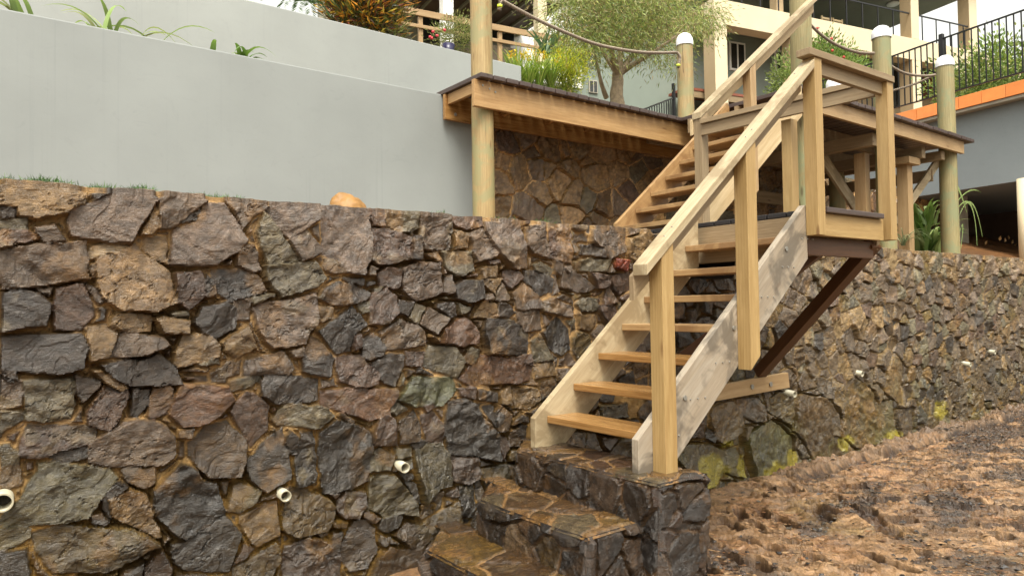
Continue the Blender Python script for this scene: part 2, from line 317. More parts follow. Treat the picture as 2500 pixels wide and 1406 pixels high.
# ---------------------------------------------------------------- stone walls (each one mesh, every stone modelled in its relief)
PAL = {'g': (.150, .112, .086), 'G': (.172, .130, .108), 'd': (.060, .048, .042), 'D': (.046, .038, .034), 'o': (.24, .165, .085), 'O': (.30, .205, .11),
       'n': (.148, .132, .095), 'N': (.138, .130, .092), 'r': (.118, .074, .054), 'R': (.155, .086, .052), 'y': (.15, .105, .033), 'Y': (.17, .125, .04),
       'b': (.12, .078, .040), 'B': (.13, .088, .052), 'V': (.12, .135, .083), 'X': (.30, .06, .03), 'M': (.16, .125, .055), 'm': (.12, .115, .05)}
MORT = np.array((.80, .565, .31))
POLYS = '''o 11,213 17,215 27,215 42,214 42,208 36,204 25,200 18,201 16,205 11,205
d 12,204 17,204 16,200 13,199
n 11,198 21,200 21,196 15,195 11,196
G 37,206 48,212 57,215 68,215 72,212 66,203 60,192 51,192 37,194 36,200
d 44,214 52,214 48,212 45,211
g 24,196 31,198 35,192 28,190 25,192
r 11,195 21,195 26,192 21,190 11,187
g 11,186 24,189 42,192 43,184 44,175 35,174 16,171 12,171
o 64,195 71,210 73,200 69,196
g 72,212 75,215 87,216 94,213 87,208 82,203 78,200 73,199
d 82,203 91,209 90,204 83,203
G 78,189 80,200 89,203 93,212 102,213 108,205 113,196 109,190 98,183 87,182 77,182
g 103,214 118,215 125,213 116,208 111,201 108,208
n 118,200 122,210 129,202 139,186 124,183 119,193
G 123,212 128,215 142,216 151,215 150,208 143,203 134,198 129,203
g 134,197 143,202 152,193 152,190 140,186
o 44,190 52,191 59,190 50,186 44,184
O 46,184 62,191 65,187 76,179 79,169 81,164 72,161 56,161 50,166 48,171
o 66,194 76,195 76,182 70,184 66,189
r 79,178 91,179 93,168 85,161 81,164
d 93,178 97,176 98,168 93,167 92,173
d 96,180 109,182 118,178 123,169 105,165 99,170
g 109,193 116,193 120,180 116,180 108,183
n 122,183 148,186 154,177 149,172 129,167 123,175
o 43,181 46,182 47,176 45,176
d 12,169 19,171 25,169 30,164 28,155 12,153
g 24,171 31,172 29,168
r 32,171 42,173 45,165 46,159 41,153 31,153 31,161
g 43,173 48,171 50,166 48,165 45,169
o 52,154 54,160 69,159 69,151 57,152
o 70,157 73,158 85,156 85,150 74,150
n 77,159 79,160 85,160 85,158 78,158
d 87,155 91,162 103,165 108,161 106,151 98,147 91,150
g 106,165 114,166 113,156 108,156
n 114,166 126,168 126,167 115,163
G 115,161 119,163 149,169 149,156 142,142 125,141 118,151
o 43,154 51,154 55,151 52,141 44,139
g 52,141 57,152 74,148 76,145 68,141 61,140
o 79,135 79,141 82,149 95,149 100,144 99,138 81,134
o 101,145 112,153 117,142 107,137 102,141
n 89,135 98,137 98,134 91,134
d 12,151 24,151 41,151 43,145 41,136 33,134 12,137
d 60,126 62,137 72,141 79,135 83,126
d 48,137 57,139 63,139 60,126 54,130
o 44,135 48,135 54,130 59,125 57,123
g 12,135 20,132 19,124 12,124
d 12,137 17,136 19,131 15,128 12,128
o 12,128 18,127 19,122 12,121
n 12,120 20,119 20,116 14,112 12,109
n 20,132 38,132 39,120 37,115 27,114 21,116
d 38,133 48,130 49,128 42,121 39,127
r 43,116 50,127 59,125 59,121 55,113 51,108 44,111
d 61,125 68,124 68,118 63,112 60,113
r 70,125 78,125 80,120 75,112 69,111 67,112
R 80,120 83,126 103,123 106,116 99,109 92,106 82,106 76,112
n 104,126 116,128 120,126 115,122 105,121
d 119,124 124,129 149,123 149,112 134,112 126,112 120,117
r 104,110 112,120 117,118 123,111 123,99 114,92
n 125,104 132,112 153,108 158,102 150,98 128,101
r 19,107 22,113 47,110 47,104 43,102 25,99 18,101
d 30,99 43,101 43,96 33,96
G 44,102 56,111 70,110 75,106 78,102 78,92 73,89 55,91 44,94
d 80,104 87,105 85,100 80,101
b 85,97 92,104 103,105 111,96 111,88 109,78 95,79 89,85 85,91
d 113,80 112,85 122,94 130,99 134,78 134,73 121,69 114,76
n 12,105 15,106 18,102 19,89 15,88 12,89
N 25,97 32,96 52,90 55,86 49,79 43,70 32,70 15,72 12,74 15,79 19,83 21,88 25,93
g 57,89 71,88 70,81 66,79 59,83
d 48,77 54,85 59,82 56,79 51,77 52,68 49,72
O 50,77 60,80 67,76 70,67 73,56 70,56 60,64 53,69
D 70,78 81,89 88,84 92,78 98,76 101,62 93,57 83,53 76,59 70,69
n 106,74 109,75 119,70 116,65 108,60 102,63
d 44,71 48,71 51,67 49,66 45,68
d 77,52 83,52 101,61 108,51 103,33 82,39 78,45
n 12,72 22,70 23,66 17,64 12,64
Y 23,67 34,69 60,62 72,53 66,51 52,45 31,49 27,56
d 12,63 21,62 22,51 12,53
o 108,58 118,62 127,63 128,45 116,42 110,51
y 105,34 126,42 129,34 123,23 105,27
r 110,45 115,41 105,36
r 66,44 73,50 78,40 78,34 66,37
d 57,44 66,46 64,37 55,40
G 153,214 166,216 180,214 181,191 176,179 165,180 160,187 153,190
d 154,187 161,187 166,182 165,180 159,179 153,182
r 180,215 189,215 189,206 182,207
n 189,214 211,215 211,207 206,204 190,206
r 181,205 195,205 205,202 206,189 197,186 186,185 180,188
d 206,203 213,202 213,188 206,189
g 212,214 234,215 235,208 232,195 215,195 212,203
r 235,214 258,216 259,210 248,208 238,210
o 237,208 248,206 247,197 238,196
n 227,194 250,195 252,183 240,179 231,183
g 248,206 259,209 270,194 263,190 253,188
G 261,213 287,215 289,207 292,185 280,185 270,194 260,207
g 293,212 309,214 312,192 297,195 291,200
r 313,214 331,214 331,189 312,192
d 216,192 226,194 227,187 219,190
n 181,171 188,173 186,170
r 185,180 191,184 200,182 199,173 197,171 186,174
G 201,183 211,187 225,187 226,169 220,166 210,164 201,170
g 229,178 234,180 235,169 227,169
d 235,173 242,177 256,176 256,165 247,163 237,166
o 256,184 269,187 269,179 257,178
o 256,177 271,178 273,178 265,168 257,173
r 274,183 286,184 289,179 279,172 274,177
g 266,167 273,176 278,166 276,164 266,164
g 279,169 290,176 303,163 302,158 283,159
d 290,183 300,184 316,178 314,169 302,166 290,178
n 298,187 305,189 316,184 311,179 300,185
d 150,166 153,172 161,175 176,172 180,169 181,166 174,164 161,162
d 164,177 177,177 176,173 169,174
D 150,148 158,154 169,162 174,156 178,151 169,145 168,137 160,136 153,144
o 149,162 158,162 158,155 151,153 149,157
n 172,163 179,164 179,158 175,157
r 180,168 191,172 197,168 197,158 191,152 180,151 179,161
d 198,165 208,164 204,156 197,158
n 209,163 216,161 211,151 205,155
g 212,151 219,161 232,154 222,145
d 224,163 235,164 238,156 233,154 224,161
g 256,167 263,168 263,165 257,164
o 250,154 257,164 267,162 269,154
d 269,163 276,162 281,156 277,153 269,154
g 282,157 302,157 304,144 289,143
g 303,162 313,165 330,160 330,152 304,156
g 186,147 198,154 210,151 215,146 215,138 201,137 189,137
R 225,139 228,148 244,155 251,149 254,138 240,136 235,138
d 256,145 260,153 282,151 293,141 291,130 271,130 260,131
n 213,126 218,138 236,136 242,127 237,118 222,123
n 242,129 247,135 254,134 252,126 247,125
R 238,117 255,131 278,127 295,121 293,112 280,110 262,112 246,112
r 278,128 294,129 295,121 285,122
d 176,143 182,147 189,140 188,134 180,132 176,134
r 169,145 174,146 175,139 170,137
r 159,134 175,135 180,130 186,124 184,118 172,117 161,121
d 182,130 192,135 201,133 200,127 194,116 187,118
r 203,135 214,134 212,125 202,127
d 141,136 147,145 153,141 158,134 156,123 141,128
g 134,139 141,140 141,136 136,136
g 111,129 112,136 131,139 137,130 133,127 115,128
V 196,108 206,120 234,118 237,110 226,102 208,103
d 209,122 210,125 220,121
R 151,116 172,117 195,114 194,108 191,99 178,98 151,109
r 238,111 250,111 249,104 239,107
d 251,109 268,106 268,100 252,103
o 270,106 279,109 279,97 271,99
o 280,107 300,106 301,98 292,93 282,95
d 303,110 316,110 312,102 303,98
n 295,137 302,141 313,124 296,124
D 304,142 318,152 328,144 329,130 320,127 310,132
o 297,122 313,123 316,113 299,113
r 262,189 270,190 271,188 263,187
g 316,191 324,189 323,181 317,185
g 325,187 331,188 330,170 324,173
d 340,203 362,202 364,194 340,196
g 352,213 387,217 387,199 368,193 350,205
o 389,208 412,217 411,204 402,189 389,196
n 333,190 350,193 370,192 365,184 334,184
X 374,193 389,193 387,185 373,187
r 369,181 391,184 395,172 379,168 371,173
g 325,187 334,184 354,172 337,169 323,173
r 348,183 367,181 365,173 355,172
n 335,161 343,166 355,165 355,156 339,156
r 361,165 369,175 377,163 361,159
r 354,160 373,160 377,150 364,147
d 455,174 461,182 476,187 479,174 465,167
g 476,189 490,191 489,182 476,179
g 489,182 514,183 514,171 494,172
d 470,167 489,167 486,151 473,153
g 435,161 450,161 455,148 435,149
d 437,139 454,142 461,129 442,126
d 374,106 389,111 393,102 376,103
n 355,89 384,88 385,79 357,79
d 357,79 396,75 396,64 358,69
D 230,103 241,105 248,102 254,93 267,81 267,64 248,69 231,72 228,85
d 257,98 265,98 265,95 267,84 263,88
d 265,93 270,98 279,90 275,81 267,82
d 278,81 288,83 291,82 290,69 276,71
r 268,79 275,77 276,70 269,64
n 207,78 217,81 226,80 231,71 232,54 221,53 212,47 209,62
r 233,70 252,67 252,55 244,52 233,57
n 253,59 274,61 277,44 260,44
r 228,49 235,52 237,47 232,47
o 211,46 219,44 219,40 211,38
d 140,96 146,96 148,79 147,69 137,68 136,81
D 150,95 159,100 172,96 181,91 180,79 178,65 168,62 152,62 150,76 149,87
r 181,91 187,102 194,97 196,82 181,84
b 197,95 207,101 211,93 211,83 198,83
r 212,97 221,99 227,91 227,80 216,82
d 206,81 212,84 216,82 212,78 207,78
n 180,79 185,82 195,76 194,73 191,68 179,70
n 195,80 205,80 204,75 196,75
n 179,67 194,65 207,48 208,41 189,43 177,50
d 198,66 206,65 206,61 202,60
d 201,60 207,59 210,47 207,47
o 211,45 220,43 216,39 212,38
y 135,68 140,67 155,59 159,54 157,47 153,42 136,42 129,48 130,56
r 160,57 165,61 176,59 176,52 172,46 164,47 160,51
d 174,48 177,49 185,43 182,41 175,46
d 184,40 187,43 200,42 197,36 190,35 184,38
b 162,33 170,45 177,44 182,38 182,26 176,18 166,18 161,28
r 131,39 144,41 153,37 161,28 161,14 130,22
d 157,41 162,40 160,30 156,31
b 194,32 203,37 215,34 218,25 214,22 206,22 198,29
y 214,35 236,44 239,24 218,23
b 175,10 182,22 190,26 206,22 214,22 215,1
d 237,52 248,51 248,43 245,33 239,35
g 148,42 155,41 151,39
o 157,46 165,45 164,42 157,44
r 155,62 162,61 159,59
r 212,104 219,105 222,102 216,99
n 191,105 196,107 203,102 196,99 191,102
g 161,104 169,99 169,97 162,101
d 131,92 134,97 137,94 137,85 134,85
M 450,50 482,46 500,39 498,21 484,13 453,13 449,28 436,41 444,48
M 502,39 515,39 520,23 522,14 510,16 498,21
m 535,50 564,57 586,46 599,37 599,12 577,12 535,11 523,42
B 600,68 610,76 650,69 677,51 665,33 682,26 686,10 643,6 629,14 614,35 599,44
g 664,50 681,49 682,28 665,32
y 691,65 717,82 750,66 759,46 756,38 765,28 754,13 709,14 691,25
o 779,86 801,103 814,92 814,47 790,56 773,65
o 482,76 510,79 524,62 523,52 497,45 488,50 478,66
g 516,79 544,78 554,64 547,57 537,59 522,66
y 562,76 578,80 595,74 597,47 579,56 558,67
b 607,88 623,97 640,81 608,79
b 581,97 592,100 603,93 601,81 584,84
g 639,91 668,83 671,67 658,67 644,77
o 672,85 689,77 688,60 679,53 669,64
n 764,54 790,53 790,11 767,10 758,34
b 792,43 841,40 839,12 804,14 794,35
r 456,71 471,73 473,52 453,55
d 477,61 488,51 485,47 476,52'''
def polyfield(X, Z, polys, warp):
    D = np.full(X.shape, -1e3); ID = np.full(X.shape, -1)
    wx = X+warp[0]; wz = Z+warp[1]
    for k, (cc, P) in enumerate(polys):
        x0, x1 = P[:, 0].min()-.1, P[:, 0].max()+.1; z0, z1 = P[:, 1].min()-.1, P[:, 1].max()+.1
        c0 = np.searchsorted(X[0], x0); c1 = np.searchsorted(X[0], x1); r0 = np.searchsorted(Z[:, 0], z0); r1 = np.searchsorted(Z[:, 0], z1)
        if c1 <= c0 or r1 <= r0: continue
        sx = wx[r0:r1, c0:c1]; sz = wz[r0:r1, c0:c1]; ins = np.zeros(sx.shape, bool); dm = np.full(sx.shape, 9.)
        n = len(P)
        for i in range(n):
            a = P[i]; b = P[(i+1) % n]; e = b-a
            t = np.clip(((sx-a[0])*e[0]+(sz-a[1])*e[1])/(e@e+1e-9), 0, 1)
            dm = np.minimum(dm, np.hypot(sx-a[0]-t*e[0], sz-a[1]-t*e[1]))
            cr = (a[1] > sz) != (b[1] > sz)
            ins ^= cr & (sx < (b[0]-a[0])*(sz-a[1])/((b[1]-a[1]) if b[1] != a[1] else 1e-9)+a[0])
        d = np.where(ins, dm, -dm); sl = (slice(r0, r1), slice(c0, c1))
        m = d > D[sl]; D[sl] = np.where(m, d, D[sl]); ID[sl] = np.where(m, k, ID[sl])
    return D, ID
def pickcol(i, j, s, keys):
    r = hsh(i, j, s); idx = (r*len(keys)).astype(int) % len(keys)
    tab = np.array([PAL[k] for k in keys]); c = tab[idx]
    return c*(.75+.5*hsh(i, j, s+3))[..., None]
def stone_relief(X, Z, cell, seed, keys, polys=None, cellfn=None, aspect=1.15, relief=1., mortar=.5, gap=.008):
    warp = ((fbm(X*9, Z*9, seed, 3)-.45)*.026+(fbm(X*38, Z*38, seed+4, 3)-.4)*.014, (fbm(X*9+40, Z*9, seed+1, 3)-.45)*.026+(fbm(X*38+9, Z*38, seed+5, 3)-.4)*.014)
    f = 1. if cellfn is None else cellfn
    rot = .3
    U = (X*math.cos(rot)+Z*math.sin(rot)+warp[0])/aspect; V_ = (-X*math.sin(rot)+Z*math.cos(rot)+warp[1])
    bi, bj, ed, cx, cy = voro(U, V_, cell, seed)
    ed = ed-gap; keep = hsh(bi, bj, seed+21) > mortar*.25
    d = np.where(keep, ed, -.02); h1 = hsh(bi, bj, seed+31); tx = (hsh(bi, bj, seed+32)-.5)*.32; tz = (hsh(bi, bj, seed+33)-.62)*.32
    lx = (U-cx); lz = (V_-cy); col = pickcol(bi, bj, seed+41, keys); sid = bi*7.3+bj*3.1
    size = np.full(X.shape, cell*.5)
    if polys is not None:
        PD, PI = polyfield(X, Z, polys, warp)
        pc = np.array([p[1].mean(0) for p in polys]); ar = np.array([np.ptp(p[1][:, 0])+np.ptp(p[1][:, 1]) for p in polys])/2
        pcol = np.array([PAL[p[0]] for p in polys]); inp = PD > -.012; I = np.clip(PI, 0, None)
        d = np.where(inp, PD+.0095, np.minimum(d, -PD-.016)); fi = I.astype(float)
        h1 = np.where(inp, hsh(fi, fi*0, seed+51), h1*.6); tx = np.where(inp, (hsh(fi, fi*0+1, seed)-.5)*.22, tx); tz = np.where(inp, (hsh(fi, fi*0+2, seed)-.6)*.22, tz)
        lx = np.where(inp, X-pc[I, 0], lx); lz = np.where(inp, Z-pc[I, 1], lz); sid = np.where(inp, fi*5.7+100, sid)
        col = np.where(inp[..., None], pcol[I]*(.85+.3*hsh(fi, fi*0+4, seed))[..., None], col)
    stone = sstep(-.003, .006, d)
    rough = fbm(X*14+sid*3, Z*14+sid, seed+60, 5)-.5
    ang = hsh(np.floor(sid*3.7), sid*0, 70)*3.1
    q = (X*np.cos(ang)+Z*np.sin(ang))*26+fbm(X*7+sid, Z*7, seed+61, 3)*7
    ter = np.floor(q)+sstep(.75, 1., q-np.floor(q))
    terr = np.sin(ter*2.4+sid)*.5
    fac = np.abs(fbm(X*5.5+sid*2, Z*5.5-sid, seed+62, 3)-.5)*2
    ca, sa = np.cos(ang*2+sid), np.sin(ang*2+sid); fx_ = (X*ca+Z*sa)*8+sid; fz_ = (-X*sa+Z*ca)*6.2+sid*2
    fct = vl(fx_, fz_, seed+63)-.5; fct2 = vl(fx_*2.7, fz_*2.7, seed+64)-.5
    prof = np.clip(d/.009, 0, 1)**.5
    vein = np.abs(fbm(X*7+sid*2, Z*11-sid, seed+66, 5)-.5)
    vs = sstep(.45, .6, hsh(np.floor(sid*2.9), sid*0, 67)); rs2 = .35+1.1*hsh(np.floor(sid*6.1), sid*0, 68)**2
    hs = .012+.021*h1+(tx*lx+tz*lz)*1.3+(rough*.026+fct2*.022)*rs2+terr*.006+fct*.042+fac*.008-.008*sstep(.020, 0, vein)*vs+(fbm(X*60, Z*60, seed+8, 2)-.4)*.004
    crk = sstep(-.014, -.003, d)*sstep(.45, .62, vn(X*4, Z*4, seed+77))
    mort = .000-.014*sstep(-.012, -.003, d)*sstep(.40, .58, vn(X*3.1, Z*3.1, seed+78))+(fbm(X*22, Z*22, seed+65, 4)-.5)*.026-crk*.04
    h = mort*(1-stone)+stone*(mort*(1-prof)+np.maximum(hs, -.004)*prof*relief)
    # colour: each stone its own, with patches of iron staining and lichen; ochre mortar
    b1 = sstep(.52, .62, fbm(X*6+sid, Z*6-sid*2, seed+80, 4))*sstep(.35, .75, hsh(np.floor(sid*9.1), sid*0, 81))
    st = np.array((.30, .18, .07)); c = col*(1-.6*b1[..., None])+st*.6*b1[..., None]
    b2 = sstep(.56, .66, fbm(X*11-sid, Z*11, seed+83, 4))*.5; c = c*(1-b2[..., None])+c*np.array((.55, .52, .55))*b2[..., None]
    b3 = sstep(.58, .68, fbm(X*9, Z*9+sid, seed+86, 5))*.35*sstep(.5, .9, hsh(np.floor(sid*4.3), sid*0, 88)); c = c*(1-b3[..., None])+np.array((.34, .30, .22))*b3[..., None]
    mc = MORT*(.55+.8*fbm(X*12, Z*12, seed+90, 3))[..., None]
    dirty = sstep(.45, .65, fbm(X*2.2, Z*2.2, seed+91, 3))[..., None]; mc = mc*(1-dirty*.5)+np.array((.30, .20, .10))*dirty*.5
    mt = fbm(X*34+sid, Z*52-sid, seed+93, 3); c = c*(.72+.55*sstep(.3, .62, mt))[..., None]*(1-.5*vs*sstep(.014, .0, vein))[..., None]
    edge = sstep(0, .012, d)[..., None]
    c = mc*(1-stone[..., None])+c*stone[..., None]*(.8+.2*edge)
    return h, c, stone
polys = []
for l in POLYS.strip().split('\n'):
    a = l.split(); polys.append((a[0], np.array([[float(v)/100 for v in q.split(',')] for q in a[1:]])))
YW = 3.68; ZT = .563+EYE                                          # face of the front wall and its top
def wall_mesh(name, xs, zs, Y, keys, cell, seed, mat, polys=None, topd=.38, topn=.012, relief=1., hide=None, wetfn=None, mortar=.5, F=FW, zfix=None, gap=.008):
    X, Z = np.meshgrid(xs, zs); 
    h, c, stone = stone_relief(X, np.minimum(Z, zs[-1]-.022), cell, seed, keys, polys, relief=relief, mortar=mortar, gap=gap)
    top = (Z-zs[-1])
    tn = (fbm(X*5, X*0, seed+99, 4)-.45)*topn*2
    Zp = Z+tn*sstep(-.25, 0, top)
    if zfix is not None: Zp = zfix(X, Zp)
    wet = (.35+.5*fbm(X*1.5, Z*1.5, seed+98, 3))*stone+.15
    if wetfn is not None: c, wet = wetfn(X, Z, c, wet, stone)
    V = np.stack([X, Y-h, Zp], -1)
    nr, nc = X.shape; ex = []; exc = []; exw = []
    for k, y in enumerate((.01, .06, .16, topd)):                 # the cement cap on top, and the back
        zz = Zp[-1]+(.004 if k else .003)+.006*(fbm(X[-1]*20, X[-1]*0+k, seed+97, 3)-.5)*2
        ex.append(np.stack([X[-1], (Y-h[-1])*(1-min(1, y/.16))+Y*min(1, y/.16)+y, zz], -1)); exc.append(np.tile((.36, .31, .25), (nc, 1))*(.7+.6*fbm(X[-1]*9, X[-1]*0+k, 5))[:, None]); exw.append(np.full(nc, .3))
    ex.append(np.stack([X[-1], X[-1]*0+Y+topd+.01, X[-1]*0+zs[0]], -1)); exc.append(exc[0]); exw.append(exw[0])
    V = np.concatenate([V, np.array(ex)]); c = np.concatenate([c, np.array(exc)]); wet = np.concatenate([wet, np.array(exw)])
    P = V.reshape(-1, 3)
    W = np.array(F.u)[None]*P[:, :1]+np.array(F.n)[None]*P[:, 1:2]+np.array((0, 0, 1.))[None]*P[:, 2:3]
    return np_mesh(name, W, grid_faces(V.shape[0], nc), mat, col=c.reshape(-1, 3), extra=wet.ravel())
def ar(*seg):
    o = []
    for a, b, s in seg: o.append(np.arange(a, b, s))
    return np.concatenate(o)
def front_wet(X, Z, c, w, stone):
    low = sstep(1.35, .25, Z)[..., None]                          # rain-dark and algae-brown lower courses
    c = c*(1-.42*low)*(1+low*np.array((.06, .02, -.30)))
    pat = sstep(.40, .62, fbm(X*1.6+3, Z*1.6, 7, 3))[..., None]*low; c = c*(1-pat*.6)+c*np.array((1.15, 1.02, .45))*pat*.6
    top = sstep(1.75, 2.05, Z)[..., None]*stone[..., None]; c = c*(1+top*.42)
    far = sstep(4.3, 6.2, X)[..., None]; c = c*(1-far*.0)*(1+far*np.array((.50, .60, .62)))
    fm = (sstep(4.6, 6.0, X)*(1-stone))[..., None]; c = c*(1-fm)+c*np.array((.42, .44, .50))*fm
    mo = (sstep(.62, .22, Z+.25*(fbm(X*3, Z*3, 9, 4)-.5))*sstep(4.2, 4.5, X)*sstep(9.8, 6.5, X))*stone
    mo2 = mo*sstep(.42, .6, fbm(X*2.3+11, Z*2.0, 19, 3)); c = c*(1-.75*mo2[..., None])+np.array((.165, .165, .015))*.75*mo2[..., None]
    for (a, b, rx, rz) in ((1728, 1150, .24, .16), (1770, 1085, .12, .05), (1803, 1140, .09, .10), (1880, 1150, .22, .10), (1930, 1120, .10, .10), (2290, 1000, .20, .13), (2060, 1080, .15, .08), (2180, 1060, .2, .06)):
        q = at(a, b, YW); dq = np.hypot((X-q.x)/rx, (Z-q.z)/rz)+(fbm(X*9, Z*9, 29, 4)-.5)*1.1; m_ = (sstep(1.05, .6, dq)*stone)[..., None]*.8; c = c*(1-m_)+np.array((.36, .33, .02))*1.5*m_*(.6+.8*fbm(X*20, Z*20, 3, 3))[..., None]
    return c, np.clip(w+.35*low[..., 0]*stone, 0, 1)
def notch(X, Z):                                                  # the wall is cut down where the landing's joists pass over it
    k = sstep(4.17, 4.22, X)*sstep(5.75, 5.70, X); return np.where(k > 0, np.minimum(Z, Z*(1-k)+(ZT-.36)*k), Z)
xs = ar((-5, -1.2, .035), (-1.2, 0, .02), (0, 4.4, .0068), (4.4, 6.2, .010), (6.2, 9, .016), (9, 13.6, .026)); zs = ar((-.25, ZT-.004, .0075), (ZT-.003, ZT+.001, .004))
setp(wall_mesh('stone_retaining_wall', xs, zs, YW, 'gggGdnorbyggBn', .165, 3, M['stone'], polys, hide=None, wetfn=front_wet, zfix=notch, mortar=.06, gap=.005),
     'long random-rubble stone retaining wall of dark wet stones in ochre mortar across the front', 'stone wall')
# the stone wall set back under both decks
xs = ar((4.42, 8.6, .016), (8.6, 16, .035)); zs = ar((.45+EYE, 2.14+EYE, .016),)
setp(wall_mesh('stone_retaining_wall', xs, zs, 6.30, 'goOonoOrbOn', .26, 21, M['shadestone'], relief=.7, mortar=.1, gap=.005, topd=.3),
     'set-back stone wall of flat brown and tan stones in the shade under the timber decks', 'stone wall')
# ---------------------------------------------------------------- grey rendered terrace walls
GY = 6.27
setp(box('rendered_wall', M['render'], FW, (-9, GY, .40), (4.42, GY+.2, 2.205), bev=.012), 'large smooth grey rendered wall directly above the stone wall', 'rendered wall')
setp(box('rendered_wall', M['render2'], FW, (-9, 7.7, 1.9), (6.10, 7.9, 3.315), bev=.012), 'upper pale grey rendered wall behind and above the lower grey one', 'rendered wall')
# ---------------------------------------------------------------- ground and terraces
def groundcol(X, Y):
    n = fbm(X*3, Y*3, 5, 4)
    return None
def sheet(name, xs, ys, zf, cf, mat, wet=None, smooth=False):
    X, Y = np.meshgrid(xs, ys); Zv = zf(X, Y); c = cf(X, Y, Zv)
    o = np_mesh(name, np.stack([X, Y, Zv], -1).reshape(-1, 3), grid_faces(*X.shape), mat, col=c.reshape(-1, 3), extra=np.full(X.size, .5 if wet is None else 0) if wet is None else wet(X, Y, Zv).ravel(), smooth=smooth)
    return setp(o, None, None, kind='structure')
PR = random.Random(11); PITS = []
for (a, b, c_, d, wd, dp) in [(1990, 1235, 2040, 1252, .045, .07), (1760, 1265, 1805, 1290, .05, .075), (1800, 1240, 1815, 1260, .045, .06), (1850, 1240, 1872, 1262, .05, .055), (1895, 1262, 1940, 1285, .055, .07), (1845, 1275, 1868, 1300, .03, .05),
        (1960, 1235, 2020, 1262, .06, .05), (2110, 1255, 2190, 1310, .07, .03), (1705, 1305, 1722, 1318, .05, .07), (1820, 1318, 1842, 1326, .05, .06), (1765, 1345, 1812, 1370, .05, .07), (1840, 1362, 1868, 1386, .05, .07),
        (1865, 1330, 1935, 1345, .05, .045), (1980, 1358, 2030, 1375, .045, .06), (2115, 1350, 2160, 1372, .05, .06), (2170, 1370, 2230, 1392, .045, .06), (1705, 1370, 1750, 1402, .04, .07), (2120, 1247, 2140, 1258, .035, .05), (1855, 1206, 1880, 1215, .035, .06), (1880, 1188, 1900, 1198, .03, .05),
        (2250, 1345, 2300, 1358, .04, .05), (2430, 1308, 2460, 1313, .04, .05), (2250, 1180, 2340, 1200, .025, .03), (2250, 1212, 2270, 1222, .05, .05), (1925, 1180, 1960, 1195, .03, .04), (2040, 1212, 2120, 1262, .03, .03)]:
    da = ray(a, b); db = ray(c_, d); A = da*(-1.5/da[2]); B = db*(-1.5/db[2]); PITS.append((A[0], A[1], B[0], B[1], wd, dp))
for k in range(150):
    x = PR.uniform(3.1, 7.5); y = PR.uniform(.6, 3.4); L = PR.uniform(.03, .16); a = math.radians(PR.gauss(-58, 14)); wd = PR.uniform(.010, .042)
    PITS.append((x, y, x+L*math.cos(a), y+L*math.sin(a), wd, PR.uniform(.03, .07)))
def pits(X, Y):
    wx = X+(fbm(X*14, Y*14, 31, 3)-.45)*.03; wy = Y+(fbm(X*14+7, Y*14, 32, 3)-.45)*.03; P = np.zeros(X.shape); Rm = P.copy()
    for (ax, ay, bx, by, wd, dp) in PITS:
        c0 = np.searchsorted(X[0], min(ax, bx)-.2); c1 = np.searchsorted(X[0], max(ax, bx)+.2); r0 = np.searchsorted(Y[:, 0], min(ay, by)-.2); r1 = np.searchsorted(Y[:, 0], max(ay, by)+.2)
        if c1 <= c0 or r1 <= r0: continue
        sx = wx[r0:r1, c0:c1]; sy = wy[r0:r1, c0:c1]; ex, ey = bx-ax, by-ay; t = np.clip(((sx-ax)*ex+(sy-ay)*ey)/(ex*ex+ey*ey+1e-9), 0, 1)
        d = np.hypot(sx-ax-t*ex, sy-ay-t*ey)
        P[r0:r1, c0:c1] = np.maximum(P[r0:r1, c0:c1], dp*sstep(wd*1.10, wd*.75, d)); Rm[r0:r1, c0:c1] = np.maximum(Rm[r0:r1, c0:c1], .018*sstep(wd*2.3, wd*1.2, d)*sstep(wd*.8, wd*1.15, d))
    return P, Rm
def clayz(X, Y):
    P, Rm = pits(X, Y); ang = math.radians(-52)
    U = X*math.cos(ang)+Y*math.sin(ang); V_ = -X*math.sin(ang)+Y*math.cos(ang)
    wv = fbm(X*2.2, Y*2.2, 41, 4)*3.0; far = sstep(4.4, 5.6, X)
    ridge = np.abs(fbm(U*2.6+wv, V_*11+wv*2, 43, 4)-.5)
    z = .085+.05*(fbm(X*.8, Y*.8, 40, 3)-.5)+(.15-ridge)*.20*(.35+.75*far)+(fbm(X*9, Y*9, 44, 5)-.5)*.04+(fbm(X*42, Y*42, 47, 3)-.5)*.014
    st = U*1.2+V_*18+fbm(X*6, Y*6, 45, 3)*4; z += .010*(sstep(.7, 1, st-np.floor(st))-(st-np.floor(st)))*(.25+.9*far)
    z = z+Rm-P
    e = 3.52-.10*fbm(X*2.4, X*0, 48, 4)-.04*fbm(X*5, Y*3, 49, 3); ft = sstep(5.45, 6.0, X); led = sstep(-.03, .03, Y-e)
    z = z+ft*led*(.028+.13*(fbm(X*8, Y*8, 50, 5)-.45))-ft*sstep(.10, .02, np.abs(Y-e+.05))*.035*(1-led)
    z += .03*sstep(3.35, 3.62, Y)*(1-ft)
    return z
def grav(X, Y): return sstep(.535, .61, fbm(X*1.7+5, Y*2.6+1, 60, 3)+.10*sstep(6.0, 9, X)+.12*sstep(3.1, 3.45, Y)*sstep(5.4, 5.8, X)-.03)
